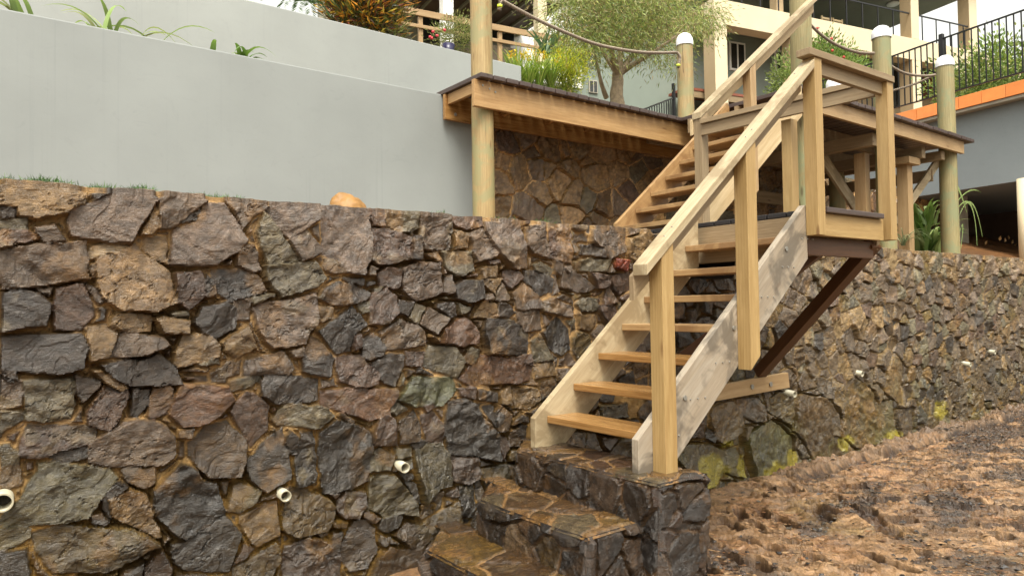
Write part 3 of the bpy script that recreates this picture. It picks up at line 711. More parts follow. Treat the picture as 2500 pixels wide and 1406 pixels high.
def clayc(X, Y, Z):
    a = fbm(X*2.3, Y*2.3, 51, 4)[..., None]; c = np.array((.22, .145, .090))*(1-a)+np.array((.50, .355, .235))*a
    r = sstep(.5, .68, fbm(X*4+9, Y*4, 52, 4))[..., None]; c = c*(1-r*.3)+np.array((.30, .15, .07))*r*.3
    g = sstep(.55, .68, fbm(X*3.1, Y*3.1+6, 53, 3))[..., None]*sstep(6, 4.5, X)[..., None]; c = c*(1-g*.4)+np.array((.17, .15, .05))*g*.4
    ang = math.radians(-52); U = X*math.cos(ang)+Y*math.sin(ang); V_ = -X*math.sin(ang)+Y*math.cos(ang); sk = fbm(U*5+fbm(X*3, Y*3, 71, 3)*3, V_*34, 72, 4)[..., None]
    fr_ = sstep(4.2, 6.0, X)[..., None]; c = c*(1-(.25+.45*fr_)+(.45+.55*fr_)*sstep(.30, .62, sk)); dk = sstep(.52, .60, fbm(X*7+3, Y*11, 73, 5))[..., None]; dk = dk*(.35+.65*fr_); c = c*(1-dk*.40)+np.array((.085, .045, .028))*dk*.55
    P, _ = pits(X, Y); pp = sstep(.005, .03, P)[..., None]; c = c*(1-pp*.72)+np.array((.040, .018, .010))*pp*.72
    gv = grav(X, Y)[..., None]; c = c*(1-gv*.72)+np.array((.045, .036, .036))*gv*.72
    sp = hsh(np.floor(X*140), np.floor(Y*140), 3)[..., None]; c = c*(.8+.4*sp)
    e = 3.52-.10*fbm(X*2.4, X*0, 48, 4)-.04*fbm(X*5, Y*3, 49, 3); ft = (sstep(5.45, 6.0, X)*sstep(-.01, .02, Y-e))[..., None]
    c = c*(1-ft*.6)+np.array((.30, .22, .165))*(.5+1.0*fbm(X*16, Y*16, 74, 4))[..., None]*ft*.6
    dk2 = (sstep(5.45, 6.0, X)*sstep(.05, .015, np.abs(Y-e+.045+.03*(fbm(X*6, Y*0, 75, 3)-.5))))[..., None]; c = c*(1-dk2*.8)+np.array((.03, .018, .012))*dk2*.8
    return c
sheet('clay_ground', ar((-8, 2.0, .06), (2.0, 2.9, .03), (2.9, 5.4, .0078), (5.4, 8, .013), (8, 14.5, .03)), ar((-2.6, .6, .05), (.6, 3.76, .0085)), clayz, clayc, M['clay'], smooth=False,
      wet=lambda X, Y, Z: np.clip(.5+.6*fbm(X*2, Y*2, 4, 3), 0, 1))
sheet('ground', ar((-300, -20, 20), (-20, 20, 1), (20, 301, 20)), ar((-300, -10, 20), (-10, 6.1, .99)), lambda X, Y: 0*X-.01, lambda X, Y, Z: np.tile((.2, .13, .075), X.shape+(1,)), M['wetstone'])
def terz(X, Y):
    z = .53+.06*(fbm(X*2, Y*2, 5, 3)-.5)
    return EYE+z+sstep(10.9, 12.2, X)*(.02+.34*np.clip(Y-3.95, 0, 9))*(.8+.4*fbm(X*1.2, Y*1.2, 8, 4))
def terc(X, Y, Z):
    a = fbm(X*3, Y*3, 5, 4)[..., None]; c = np.array((.16, .085, .045))*(1-a)+np.array((.34, .18, .085))*a
    l = sstep(.62, .7, fbm(X*14, Y*14, 9, 3))[..., None]; return c*(1-l*.7)+np.array((.42, .25, .13))*l*.7
# unseen bank added behind the camera to darken low-sky reflections on the stone
sheet('sky_blocking_bank', ar((-200, 201, 10),), ar((-160, -13, 4),), lambda X, Y: np.clip(-16-Y, 0, 60)*.42+fbm(X*.1, Y*.1, 3, 4)*3-1.5, lambda X, Y, Z: np.array((.06, .07, .03))*(.5+fbm(X*.3, Y*.3, 7, 4))[..., None], M['drystone'])
sheet('terrace_soil', ar((-9, 8, .25), (8, 24, .06)), ar((3.92, 6.6, .06), (6.6, 12, .3)), lambda X, Y: np.where((Y > 6.35) & (X < 14.2), EYE+.3, terz(X, Y)), terc, M['drystone'])
sheet('garden_soil', ar((-9, 6, .6), (6, 16, .3)), ar((6.42, 7.72, .13),), lambda X, Y: EYE+2.10+.05*fbm(X, Y, 3, 3), terc, M['drystone'])
def hillz(X, Y): return EYE+2.12+np.clip(Y-7.0, 0, 300)*.13+np.where(X < 6.1, .0, 0)+.2*fbm(X*.4, Y*.4, 6, 3)
sheet('hillside', ar((-120, -10, 10), (-10, 13.8, .7)), ar((7.95, 30, .7), (30, 160, 8)), hillz, lambda X, Y, Z: np.array((.14, .12, .06))*(.7+.6*fbm(X, Y, 7, 4))[..., None], M['drystone'])
# ---------------------------------------------------------------- weep pipes, boulder, bits on the wall
def pipe(px, py, r, L, tilt, label, Y=3.60):
    d = at(px, py, Y); ax = Vector((-.06, -1, tilt)).normalized(); o = thing('drain_pipe', label, 'pipe', d, 'weep pipes poking out of the front stone wall')
    a = d-ax*.16; b = d+ax*L; bm = bmesh.new(); seg = 24; q = ax.to_track_quat('X', 'Z').to_matrix(); rr = []
    for t, rad in ((a, r), (b, r), (b, r*.84), (a+ax*.04, r*.84)):
        rr.append([bm.verts.new(t+q @ Vector((0, rad*math.cos(2*math.pi*i/seg), rad*math.sin(2*math.pi*i/seg)))) for i in range(seg)])
    for k in range(3):
        for i in range(seg): bm.faces.new((rr[k][i], rr[k][(i+1) % seg], rr[k+1][(i+1) % seg], rr[k+1][i])).smooth = k != 1
    bmesh.ops.recalc_face_normals(bm, faces=bm.faces); bm_obj('pipe_wall', bm, M['pvc'], o)
    bm = bmesh.new(); bm.faces.new([bm.verts.new(a+ax*.05+q @ Vector((0, r*.84*math.cos(2*math.pi*i/seg), r*.84*math.sin(2*math.pi*i/seg)))) for i in range(seg)]); bm_obj('pipe_back', bm, M['pvcin'], o)
pipe(988, 1141, .029, .008, -.03, 'short cream weep pipe beside the stone steps, left of them in the wall')
pipe(697, 1210, .028, .008, -.03, 'small cream weep pipe in the middle of the lower left stonework, above an olive stone')
pipe(6, 1226, .038, .01, -.03, 'largest white weep pipe, cut by the left edge of the picture')
pipe(1938, 962, .030, .012, -.12, 'cream weep pipe just beyond the timber cleat bolted to the wall')
pipe(2106, 913, .028, .0, -.15, 'cream weep pipe on its own to the right of the dark timber brace')
pipe(2370, 890, .028, .0, -.15, 'white weep pipe on the distant wall, left of the furthest one')
pipe(2430, 860, .028, .0, -.15, 'white weep pipe high on the distant wall near the right edge')
def blob(name, c, rad, mat, seed, amp=.12, parent=None, fr=3., sub=4):
    bm = bmesh.new(); bmesh.ops.create_icosphere(bm, subdivisions=sub, radius=1)
    for v in bm.verts:
        x, y, z = v.co; n = fbm(np.array(x*fr+seed), np.array(y*fr+z*2.3), seed, 4)-.45; v.co = Vector((x*rad[0], y*rad[1], z*rad[2]))*(1+amp*2*float(n))
    return bm_obj(name, bm, mat, parent, Matrix.Translation(c), True)
M['sandstone'] = plain('orange_sandstone', (.27, .135, .032), .55, var=.25, sc=9, bmp=.6)
setp(blob('boulder', at(851, 510, 3.93)+Vector((0, 0, -.012)), (.112, .09, .100), M['sandstone'], 9, .30, fr=1.7), 'rounded orange sandstone rock on top of the front stone wall', 'rock')
# ---------------------------------------------------------------- stone steps
def block(name, lo, hi, seed, parent, keys, topkeys, skew=3.32, cell=.17, s=.0075):
    lo = np.array(lo, float); hi = np.array(hi, float); Vs = []; Fs = []; Cs = []; Ws = []; n0 = 0
    def panel(A, B, place, nrm, kk, sd, rel, cl, top=False):
        nonlocal n0
        AA, BB = np.meshgrid(A, B); h, c, st = stone_relief(AA, BB, cl, sd, kk, relief=1., mortar=.0, gap=.004 if not top else .006, aspect=1.25)
        e = np.minimum(np.minimum(AA-A[0], A[-1]-AA), np.minimum(BB-B[0], B[-1]-BB)); tp = sstep(0, .028, e)
        h = h*rel
        if top: h = np.where(st > .5, np.clip(h, .000, .010), -.002)
        h = h*tp+(1-tp)*-.012*(1 if not top else 1)
        V = place(AA, BB)+np.array(nrm)*h[..., None]; f = grid_faces(*AA.shape)+n0
        u = place(AA, BB); g = np.cross(u[0, 1]-u[0, 0], u[1, 0]-u[0, 0])
        if g @ np.array(nrm) < 0: f = f[:, ::-1]
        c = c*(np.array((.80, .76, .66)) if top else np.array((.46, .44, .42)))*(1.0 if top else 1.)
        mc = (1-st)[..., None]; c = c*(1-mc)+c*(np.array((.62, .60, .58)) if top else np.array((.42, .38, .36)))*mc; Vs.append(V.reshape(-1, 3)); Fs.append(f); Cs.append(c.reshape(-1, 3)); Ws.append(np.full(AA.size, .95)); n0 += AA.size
    X = np.arange(lo[0], hi[0]+s, s); X[-1] = hi[0]; Y = np.arange(lo[1], hi[1]+s, s); Y[-1] = hi[1]; Z = np.arange(lo[2], hi[2]+s, s); Z[-1] = hi[2]
    panel(X, Y, lambda a, b: np.stack([a, b, a*0+hi[2]], -1), (0, 0, 1), topkeys, seed, 1., cell*1.05, True)
    panel(Y, Z, lambda a, b: np.stack([a*0+lo[0], a, b], -1), (-1, 0, 0), keys, seed+1, .62, cell*.85)
    panel(X, Z, lambda a, b: np.stack([a, a*0+lo[1], b], -1), (0, -1, 0), keys, seed+2, .62, cell*.85)
    panel(Y, Z, lambda a, b: np.stack([a*0+hi[0], a, b], -1), (1, 0, 0), keys, seed+3, .62, cell*.85)
    V1 = np.concatenate(Vs); ctr = (lo+hi)/2; half = (hi-lo)/2
    V1[:, 0] += np.clip(V1[:, 1]-skew, 0, 1)*.95*np.clip((ctr[0]-V1[:, 0])/half[0]+.2, 0, 1)
    V1[:, 0] += (fbm(V1[:, 1]*4, V1[:, 2]*0, seed, 3)-.45)*.035; V1[:, 1] += (fbm(V1[:, 0]*5, V1[:, 2]*3, seed+4, 3)-.45)*.03; V1[:, 2] += (fbm(V1[:, 0]*4, V1[:, 1]*4, seed+5, 2)-.45)*.012
    c = np.concatenate(Cs)
    return np_mesh(name, V1, np.concatenate(Fs), M['blackstone'], parent, col=c, extra=np.concatenate(Ws))
steps = thing('stone_steps', 'wet black stone steps with ochre mortar at the foot of the timber stair', 'steps', (2.4, 2.9, 0))
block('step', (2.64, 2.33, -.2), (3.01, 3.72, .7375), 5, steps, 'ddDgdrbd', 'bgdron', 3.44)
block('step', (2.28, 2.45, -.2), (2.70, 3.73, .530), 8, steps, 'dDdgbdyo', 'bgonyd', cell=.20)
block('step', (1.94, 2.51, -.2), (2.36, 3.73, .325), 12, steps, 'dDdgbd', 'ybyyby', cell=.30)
# ---------------------------------------------------------------- lower timber stair (frame FS; z relative to the eye)
fs = FS
lower = thing('timber_stair', 'lower flight of open timber stairs rising from the stone steps to the landing', 'stairs', fs.p(3.3, 3.0, -.8625))
TOPL = .6025; g1 = math.atan(.85)
pf = [(2.635, -.8625), (2.635, -.683), (4.165, .615), (4.185, .615), (4.185, .275), (2.875, -.8625)]
prism('stringer', M['pale2'], fs, pf, 2.587, 2.632, lower, g1)
pb = [(2.665, -.8625), (2.665, -.683), (4.195, .615), (4.215, .615), (4.215, .275), (2.905, -.8625)]
prism('stringer', M['pale'], fs, pb, 3.480, 3.525, lower, g1)
for n in range(7):
    x = 2.759+.2173*n; z = -.675+.1825*n
    t = box('tread', M['wet'] if n < 3 else M['honey'], fs, (x, 2.634, z-.042), (x+.245, 3.479, z), lower, .005)
    if n < 2:
        for k in (.05, .10, .15, .20): pass
def rail_z(x): return .206+.86*(x-2.63)
newel = prism('post', M['timber'], fs, [(2.738, -.858), (2.738, rail_z(2.738)-.056), (2.826, rail_z(2.826)-.056), (2.826, -.858)], 2.497, 2.586, lower, math.pi/2)
prism('post', M['timber'], fs, [(3.453, -.378), (3.453, rail_z(3.453)-.056), (3.541, rail_z(3.541)-.056), (3.541, -.30)], 2.497, 2.586, lower, math.pi/2)
def sloped(name, mat, x0, x1, zf, th, y0, y1, parent, gr, plumb=True):
    return prism(name, mat, fs, [(x0, zf(x0)-th), (x0, zf(x0)), (x1, zf(x1)), (x1, zf(x1)-th)], y0, y1, parent, gr, .004)
sloped('handrail', M['pale'], 2.625, 4.16, rail_z, .055, 2.490, 2.590, lower, math.atan(.86))
sloped('rail_board', M['guard'], 2.628, 4.16, lambda x: rail_z(x)-.057, .125, 2.5875, 2.622, lower, math.atan(.86))
def bolt(F, x, y, z, parent, r=.011, nrm='y', name='bolt'):
    ax = {'y': F.n, 'x': F.u, 'z': Vector((0, 0, 1))}[nrm]; p = F.p(x, y, z); cyl(name, M['bolt'], p-ax*.006, p+ax*.006, r, r*.75, parent, 10)
for x, z in ((2.99, -.50), (3.42, -.14), (3.95, .33)): bolt(fs, x, 2.585, z, lower, .014)
for x in (2.80, 2.86, 3.50, 3.56, 4.05):
    p = fs.p(x, 2.53 if x*100 % 2 < 1 else 2.56, rail_z(x)); cyl('screw', M['bolt'], p-Vector((0, 0, .004)), p+Vector((0, 0, .002)), .006, parent=lower, seg=10)
for n in range(7):
    x = 2.759+.2173*n; z = -.675+.1825*n
    for k in range(3): bolt(fs, x+.06+.06*k, 2.5865, z-.02, lower, .0045, name='screw')
# ---------------------------------------------------------------- landing
land = thing('stair_landing', 'square timber landing on braces between the two flights, with rails on two sides', 'landing', fs.p(4.7, 3.0, TOPL))
y = 2.50
k = 0
while y < 5.05:
    box('deck_board', M['black'] if y > 2.6 else M['deck'], fs, (4.275, y, TOPL-.035), (4.99 if k == 0 else 5.10, y+.138, TOPL), land, .006); y += .1485; k += 1
box('joist', M['timber'], fs, (4.252, 2.53, .42), (5.03, 2.572, TOPL-.037), land)
box('joist', M['guard'], fs, (4.277, 2.64, .30), (4.32, 5.05, TOPL-.037), land)
box('joist', M['guard'], fs, (5.03, 2.58, .36), (5.07, 5.05, TOPL-.037), land)
for yy in (3.3, 4.2): box('joist', M['guard'], fs, (4.325, yy, .38), (5.025, yy+.045, TOPL-.038), land)
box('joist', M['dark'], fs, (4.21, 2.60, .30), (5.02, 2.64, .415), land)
box('post', M['timber'], fs, (4.168, 2.497, .42), (4.250, 2.583, 1.538), land)
box('post', M['timber'], fs, (5.072, 2.497, .425), (5.156, 2.583, 1.538), land)
box('rail_cap', M['guard'], fs, (4.10, 2.485, 1.54), (5.157, 2.58, 1.585), land, .004)
box('rail_board', M['guard'], fs, (4.252, 2.530, 1.455), (5.07, 2.566, 1.538), land)
a = fs.p(4.99, 4.055, 0); b = fs.p(5.105, 2.60, 0)
def zoff(v, z): return Vector((v.x, v.y, z+EYE))
beam('rail_cap', M['guard'], zoff(fs.p(5.0, 4.055, 0), 1.580), zoff(fs.p(5.12, 2.60, 0), 1.580), .09, .042, land, .004)
beam('rail_board', M['guard'], zoff(fs.p(4.998, 4.055, 0), 1.510), zoff(fs.p(5.108, 2.60, 0), 1.510), .035, .095, land)
box('post', M['timber'], fs, (5.125, 3.285, .40), (5.215, 3.372, 1.46), land)
for z in (1.49, 1.53): bolt(fs, 4.992, 4.05, z, land, .010, 'x')
# braces down to the wall and the cleat bolted on it
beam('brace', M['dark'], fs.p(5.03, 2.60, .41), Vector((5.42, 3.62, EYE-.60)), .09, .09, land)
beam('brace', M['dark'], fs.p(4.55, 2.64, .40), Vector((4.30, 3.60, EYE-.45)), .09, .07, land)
cl = prism('cleat', M['tan'], FW, [(4.62, -.78), (4.62, -.665), (5.80, -.62), (5.82, -.755)], 3.585, 3.632, land, .03)
for x in (5.25, 5.52): bolt(FW, x, 3.58, -.70, land, .022)
# ---------------------------------------------------------------- upper flight
upper = thing('timber_stair', 'upper flight of open timber stairs climbing from the landing to the right-hand deck', 'stairs', fs.p(5.8, 4.5, TOPL))
sz = lambda x: .794+.833*(x-4.90)
us = [(4.89, .60), (4.89, .79), (6.64, sz(6.64)), (6.67, sz(6.64)-.05), (6.67, sz(6.67)-.37), (5.10, .60)]
prism('stringer', M['honey'], fs, us, 5.03, 5.075, upper, math.atan(.833))
prism('stringer', M['fresh'], fs, us, 4.142, 4.187, upper, math.atan(.833))
for n in range(8):
    x = 4.932+.219*n; z = .764+.1835*n
    box('tread', M['honey'], fs, (x, 4.189, z-.042), (x+.245, 5.028, z), upper, .005)
r2 = lambda x: 1.72+.79*(x-5.038)
prism('post', M['guard'], fs, [(4.985, TOPL+.003), (4.985, r2(4.985)-.06), (5.075, r2(5.075)-.06), (5.075, TOPL+.003)], 4.057, 4.140, upper, math.pi/2)
prism('post', M['tan'], fs, [(5.70, .98), (5.70, r2(5.70)-.06), (5.788, r2(5.788)-.06), (5.788, 1.05)], 4.057, 4.140, upper, math.pi/2)
sloped('handrail', M['pale'], 4.975, 6.93, r2, .055, 4.052, 4.150, upper, math.atan(.79))
sloped('rail_board', M['fresh'], 4.978, 6.93, lambda x: r2(x)-.057, .135, 4.143, 4.178, upper, math.atan(.79))
# ---------------------------------------------------------------- left deck
ZD = 2.24
ld = thing('timber_deck', 'left timber walkway with dark decking boards on deep tan beams, beside the grey wall', 'deck', (5.5, 6, ZD+EYE))
x = 3.90; k = 0
while x < 8.4:
    box('deck_board', M['deck'], FW, (x, 5.545+RW.uniform(-.006, .006), ZD-.046), (x+.141, 7.35, ZD+RW.uniform(-.003, .003)), ld, .006); x += .158; k += 1
box('front_beam', M['beam'], FW, (3.875, 5.62, 1.93), (8.30, 5.668, ZD-.049), ld)
box('back_beam', M['wet'], FW, (3.905, 6.19, 1.93), (8.30, 6.238, ZD-.049), ld)
box('end_joist', M['beam'], FW, (3.935, 5.670, 2.085), (3.975, 6.188, ZD-.050), ld)
for x in np.arange(4.6, 8.2, .62): box('joist', M['wet'], FW, (x, 5.670, 2.06), (x+.045, 6.188, ZD-.050), ld)
for x, z in ((3.97, 2.14), (4.05, 2.12), (4.12, 2.10)): bolt(FW, x, 5.618, z, ld, .010)
bolt(FW, 4.02, 6.186, 1.99, ld, .018); bolt(FW, 4.3, 6.186, 2.11, ld, .014)
# ---------------------------------------------------------------- right deck
rd = thing('timber_deck', 'right timber deck on bearers and round poles over the far stone wall', 'deck', (9, 5, ZD+EYE))
x = 6.84; k = 0
while x < 11.20:
    box('deck_board', M['deck'], FW, (x, 3.99+RW.uniform(-.008, .008), ZD-.044), (x+.136, 7.3, ZD+RW.uniform(-.003, .003)), rd, .006); x += .1475; k += 1
box('front_beam', M['tan'], FW, (6.80, 4.05, 2.025), (11.04, 4.095, ZD-.047), rd)
for x in (8.66, 9.98): box('bearer', M['guard'], FW, (x, 4.16, 1.87), (x+.10, 6.28, 2.02), rd)
box('bearer', M['guard'], FW, (10.50, 4.13, 1.90), (10.60, 6.28, 2.02), rd)
for yy in (4.75, 5.4, 6.05): box('joist', M['guard'], FW, (6.82, yy, 2.025), (10.95, yy+.045, ZD-.048), rd)
box('girt', M['guard'], FW, (10.72, 4.35, 1.66), (10.77, 6.9, 1.82), rd)
box('girt', M['guard'], FW, (8.5, 6.02, 1.45), (10.70, 6.07, 1.62), rd)
box('post', M['tan'], FW, (8.98, 4.42, .55), (9.10, 4.56, 1.868), rd)
box('post', M['tan'], FW, (9.80, 4.27, .60), (9.94, 4.41, 1.868), rd)
box('post_cap_block', M['tan'], FW, (9.70, 4.20, 1.78), (10.02, 4.42, 1.868), rd)
beam('brace', M['pale'], at(2291, 392, 4.32), at(2186, 545, 4.62), .05, .10, rd)
beam('brace', M['pale'], at(2008, 385, 4.95), at(2098, 520, 4.72), .05, .12, rd)
# ---------------------------------------------------------------- round poles with caps
def pole(x, y, z0, z1, r, label, cap=True, mat='poleg', lean=0.):
    base = FW.p(x, y, z0); o = thing('timber_pole', label, 'pole', base, 'round timber poles carrying the decks')
    top = FW.p(x+lean, y, z1); n = 48; seg = 28; rs = RW.random()*50; ax = (top-base).normalized(); L = (top-base).length
    Mx = Matrix.Translation(base) @ ax.to_track_quat('X', 'Z').to_matrix().to_4x4()
    t = np.linspace(0, 1, n+1); th = np.linspace(0, 2*math.pi, seg+1)[:-1]; T_, TH = np.meshgrid(t, th, indexing='ij')
    R_ = r*(1.04-.06*T_)*(1+.03*(fbm(TH*1.1+rs, T_*L*1.5, 5, 3)-.5)*2)*(1-.0*T_)
    ck = rs % 6.28; wob = (fbm(T_*L*2, T_*0, int(rs), 2)-.5)*.5
    R_ = R_-.010*sstep(.10, .02, np.abs(((TH-ck-wob+3.14) % 6.283)-3.14))*sstep(.1, .3, T_)
    V = np.stack([T_*L, R_*np.cos(TH), R_*np.sin(TH)], -1).reshape(-1, 3)
    i = np.arange(n)[:, None]*seg+np.arange(seg)[None]; j = np.arange(n)[:, None]*seg+(np.arange(seg)[None]+1) % seg
    Fq = np.stack([i, j, j+seg, i+seg], -1).reshape(-1, 4)
    np_mesh('pole_shaft', V, Fq, M[mat], o, Mx, smooth=True)
    if cap:
        bm = bmesh.new(); prof = [(r*1.06, -.035), (r*1.07, .0), (r*1.06, .025), (r*.97, .062), (r*.78, .095), (r*.48, .117), (0.001, .126)]
        rings = [[bm.verts.new((a*math.cos(q), a*math.sin(q), z)) for q in np.linspace(0, 2*math.pi, 33)[:-1]] for a, z in prof]
        for a, b in zip(rings, rings[1:]):
            for i in range(32): bm.faces.new((a[i], a[(i+1) % 32], b[(i+1) % 32], b[i]))
        bm_obj('pole_cap', bm, M['cap'], o, Matrix.Translation(top), True)
    return o
ZC = 3.30
pole(4.085, 5.79, .45, 4.9, .108, 'tall pale pole at the left end of the walkway with a crack down its face', False, 'pole')
pole(7.24, 5.80, ZD-.02, ZC, .100, 'short capped pole standing on the left walkway beside the tree', True, 'pole')
pole(7.24, 4.22, .45, 4.6, .112, 'tall greenish pole rising out of the picture at the top of the stairs', False)
pole(9.08, 4.22, .5, ZC, .108, 'green-tinged capped pole behind the right corner post of the landing', True)
pole(10.93, 4.22, .62, ZC, .112, 'furthest right capped pole, standing on the front stone wall at the deck corner', True)
pole(10.50, 5.6, .4, ZC-.02, .112, 'back pole of the right deck, only its white cap and shaded foot in view', True)
# ---------------------------------------------------------------- ropes
def rope(pts, label, r=.017):
    P = [Vector(p) for p in pts]; n = 260; cur = []
    seg = [0]
    for a, b in zip(P, P[1:]): seg.append(seg[-1]+(b-a).length)
    def cr(t):
        s = t*seg[-1]; k = max(i for i in range(len(P)-1) if seg[i] <= s+1e-9); k = min(k, len(P)-2)
        u = (s-seg[k])/(seg[k+1]-seg[k]); p0 = P[max(0, k-1)]; p1 = P[k]; p2 = P[k+1]; p3 = P[min(len(P)-1, k+2)]
        return .5*((2*p1)+(p2-p0)*u+(2*p0-5*p1+4*p2-p3)*u*u+(3*p1-p0-3*p2+p3)*u**3)
    cur = [cr(i/n) for i in range(n+1)]; bm = bmesh.new(); turns = seg[-1]/.075
    for s in range(3):
        prev = None
        for i, c in enumerate(cur):
            tn = (cur[min(n, i+1)]-cur[max(0, i-1)]).normalized(); a = tn.cross(Vector((0, 0, 1))); a = a.normalized() if a.length > .05 else tn.cross(Vector((1, 0, 0))).normalized(); b = tn.cross(a)
            ph = 2*math.pi*(s/3+turns*i/n); o = c+(a*math.cos(ph)+b*math.sin(ph))*r*.52
            ring = [bm.verts.new(o+(a*math.cos(q)+b*math.sin(q))*r*.58) for q in (0, 1.05, 2.09, 3.14, 4.19, 5.24)]
            if prev:
                for k in range(6): bm.faces.new((prev[k], prev[(k+1) % 6], ring[(k+1) % 6], ring[k]))
            prev = ring
    return setp(bm_obj('rope', bm, M['rope'], None, None, True), label, 'rope', 'ropes slung between the poles')
def rpts(L, Y0, Y1):
    n = len(L)-1; return [at(a, b, Y0+(Y1-Y0)*i/n) for i, (a, b) in enumerate(L)]
r1 = rope([at(1200, -16, 5.79)]+rpts([(1222, 0), (1300, 43), (1380, 80), (1460, 110), (1550, 127), (1610, 130), (1650, 129)], 5.76, 5.72), 'longest thick twisted rope, slung over the left walkway in front of the tree', .019)
tl = rope([at(1221, -6, 5.66), at(1222, 10, 5.66), at(1219, 26, 5.66)], 'short rope tail with tape hanging from the tall pale pole', .02); tl['category'] = 'rope tail'
tl2 = rope([at(1652, 128, 5.70), at(1660, 140, 5.69), at(1657, 158, 5.69), at(1656, 166, 5.69)], 'short knotted rope end hanging on the left side of the walkway pole', .018); tl2['category'] = 'rope tail'
cyl('tape', M['tape'], at(1220, 13, 5.66), at(1220, 19, 5.66), .026, .026, tl, 12)
cyl('tape', M['tape'], at(1656, 158, 5.69), at(1656, 163, 5.69), .024, .024, tl2, 12)
rope(rpts([(1975, 58), (2010, 90), (2050, 114), (2095, 129), (2133, 131)], 4.20, 4.20), 'twisted rope sagging from the tall stair-top pole to the first capped pole right of it', .017)
rope(rpts([(2172, 160), (2200, 176), (2230, 184), (2265, 186), (2283, 183)], 4.20, 4.20), 'twisted rope sagging between the two right-hand capped poles', .016)
rope(rpts([(2283, 183), (2240, 203), (2200, 216), (2165, 225)], 4.2, 4.9), 'pale rope running back from the furthest right pole under the other rope', .015)
# ---------------------------------------------------------------- right retaining wall with orange coping and railing
X3 = 12.86
poolw = thing('retaining_wall', 'blue-grey raised wall with bright orange tiled edge at the right', 'rendered wall', F3.p(X3, 8, 2))
box('wall_face', M['render3'], F3, (X3+.22, 4.5, 2.0), (X3+6.6, 11.2, 3.36), poolw)
box('concrete_lip', M['concrete'], F3, (X3+.03, 4.5, 3.362), (X3+5, 11.2, 3.415), poolw)
y = 11.2; 
box('tile_bed', M['grout'], F3, (X3+.012, 4.5, 3.417), (X3+.4, 11.2, 3.63), poolw)
while y > 4.6: box('edge_tile', M['orange'], F3, (X3, y-.392, 3.420), (X3+.42, y, 3.640), poolw, .004); y -= .40
rl = thing('railing', 'black metal railing on the orange tiled edge', 'railing', F3.p(X3+.06, 8, 3.64))
box('top_rail', M['black_metal'], F3, (X3+.05, 4.6, 4.80), (X3+.085, 11.0, 4.825), rl)
box('bottom_rail', M['black_metal'], F3, (X3+.05, 4.6, 3.77), (X3+.08, 11.0, 3.795), rl)
y = 4.7
while y < 11.0: box('baluster', M['black_metal'], F3, (X3+.058, y, 3.797), (X3+.076, y+.018, 4.798), rl, 0); y += .118
yy, zz = F3.ons(2296, 110, X3+.03); box('rail_post', M['black_metal'], F3, (X3+.03, yy-.035, 3.70), (X3+.10, yy+.035, 4.90), rl)
x, y = 13.05, 7.02
cyl_ = thing('column', 'cream round column holding up the blue-grey wall at the right edge', 'column', F3.p(x, 6.98, .5)); cyl('shaft', M['cream'], F3.p(x-.15, 6.98, .3), F3.p(x-.15, 6.98, 1.998), .105, parent=cyl_)
box('base', M['cream'], F3, (x-.28, 6.86, .2), (x-.02, 7.10, .60), cyl_)
setp(box('block_pier', M['concrete'], F3, (X3+.9, 8.6, .3), (X3+1.15, 8.85, 1.998)), 'grey concrete pier in the dark space under the raised wall', 'pier')
setp(box('retaining_wall', M['soffit'], F3, (X3+4.6, 4.5, .2), (X3+4.8, 12.5, 1.998)), 'dark wall at the back of the space under the raised wall', 'wall')
# ---------------------------------------------------------------- leaves and plants
def leaves(name, Pc, D, Ln, Wd, cols, mat, parent=None, rs=None, bend=.25):
    rs = rs or np.random.RandomState(1); n = len(Pc); D = D/np.linalg.norm(D, axis=1, keepdims=True)
    r = rs.normal(size=(n, 3)); s = np.cross(D, r); s /= np.linalg.norm(s, axis=1, keepdims=True)+1e-9; up = np.cross(s, D)
    Ln = np.broadcast_to(Ln, (n,))[:, None]; Wd = np.broadcast_to(Wd, (n,))[:, None]
    V = np.stack([Pc, Pc+D*Ln*.45+s*Wd*.5+up*Ln*bend*.2, Pc+D*Ln-up*Ln*bend*.3, Pc+D*Ln*.45-s*Wd*.5+up*Ln*bend*.2], 1).reshape(-1, 3)
    return np_mesh(name, V, np.arange(4*n).reshape(-1, 4), mat, parent, col=np.repeat(cols, 4, 0))
def pal(rs, n, cs, var=.25):
    cs = np.array(cs); return cs[rs.randint(0, len(cs), n)]*(1+var*(rs.rand(n, 1)-.5)*2)
def bush(root, c, rad, n, ln, wd, cs, seed, clumps=40, updir=(0, 0, .6), spread=.8, name='foliage', crad=.16, shell=.5):
    rs = np.random.RandomState(seed); q = rs.normal(size=(clumps, 3)); q /= np.linalg.norm(q, axis=1, keepdims=True)
    cc = q*(shell+(1-shell)*rs.rand(clumps, 1))*np.array(rad)*(1+.3*(rs.rand(clumps, 1)-.5)); k = rs.randint(0, clumps, n)
    ctint = .7+.6*rs.rand(clumps, 1)
    off = rs.normal(size=(n, 3))*crad*np.mean(rad)*2; P = np.array(c)+cc[k]+off; D = off/(np.linalg.norm(off, axis=1, keepdims=True)+1e-6)*spread+q[k]*.5+np.array(updir)+rs.normal(size=(n, 3))*.35
    return leaves(name, P, D, ln*(.6+.8*rs.rand(n)), wd*(.7+.6*rs.rand(n)), pal(rs, n, cs)*ctint[k], M['leaf'], root, rs)
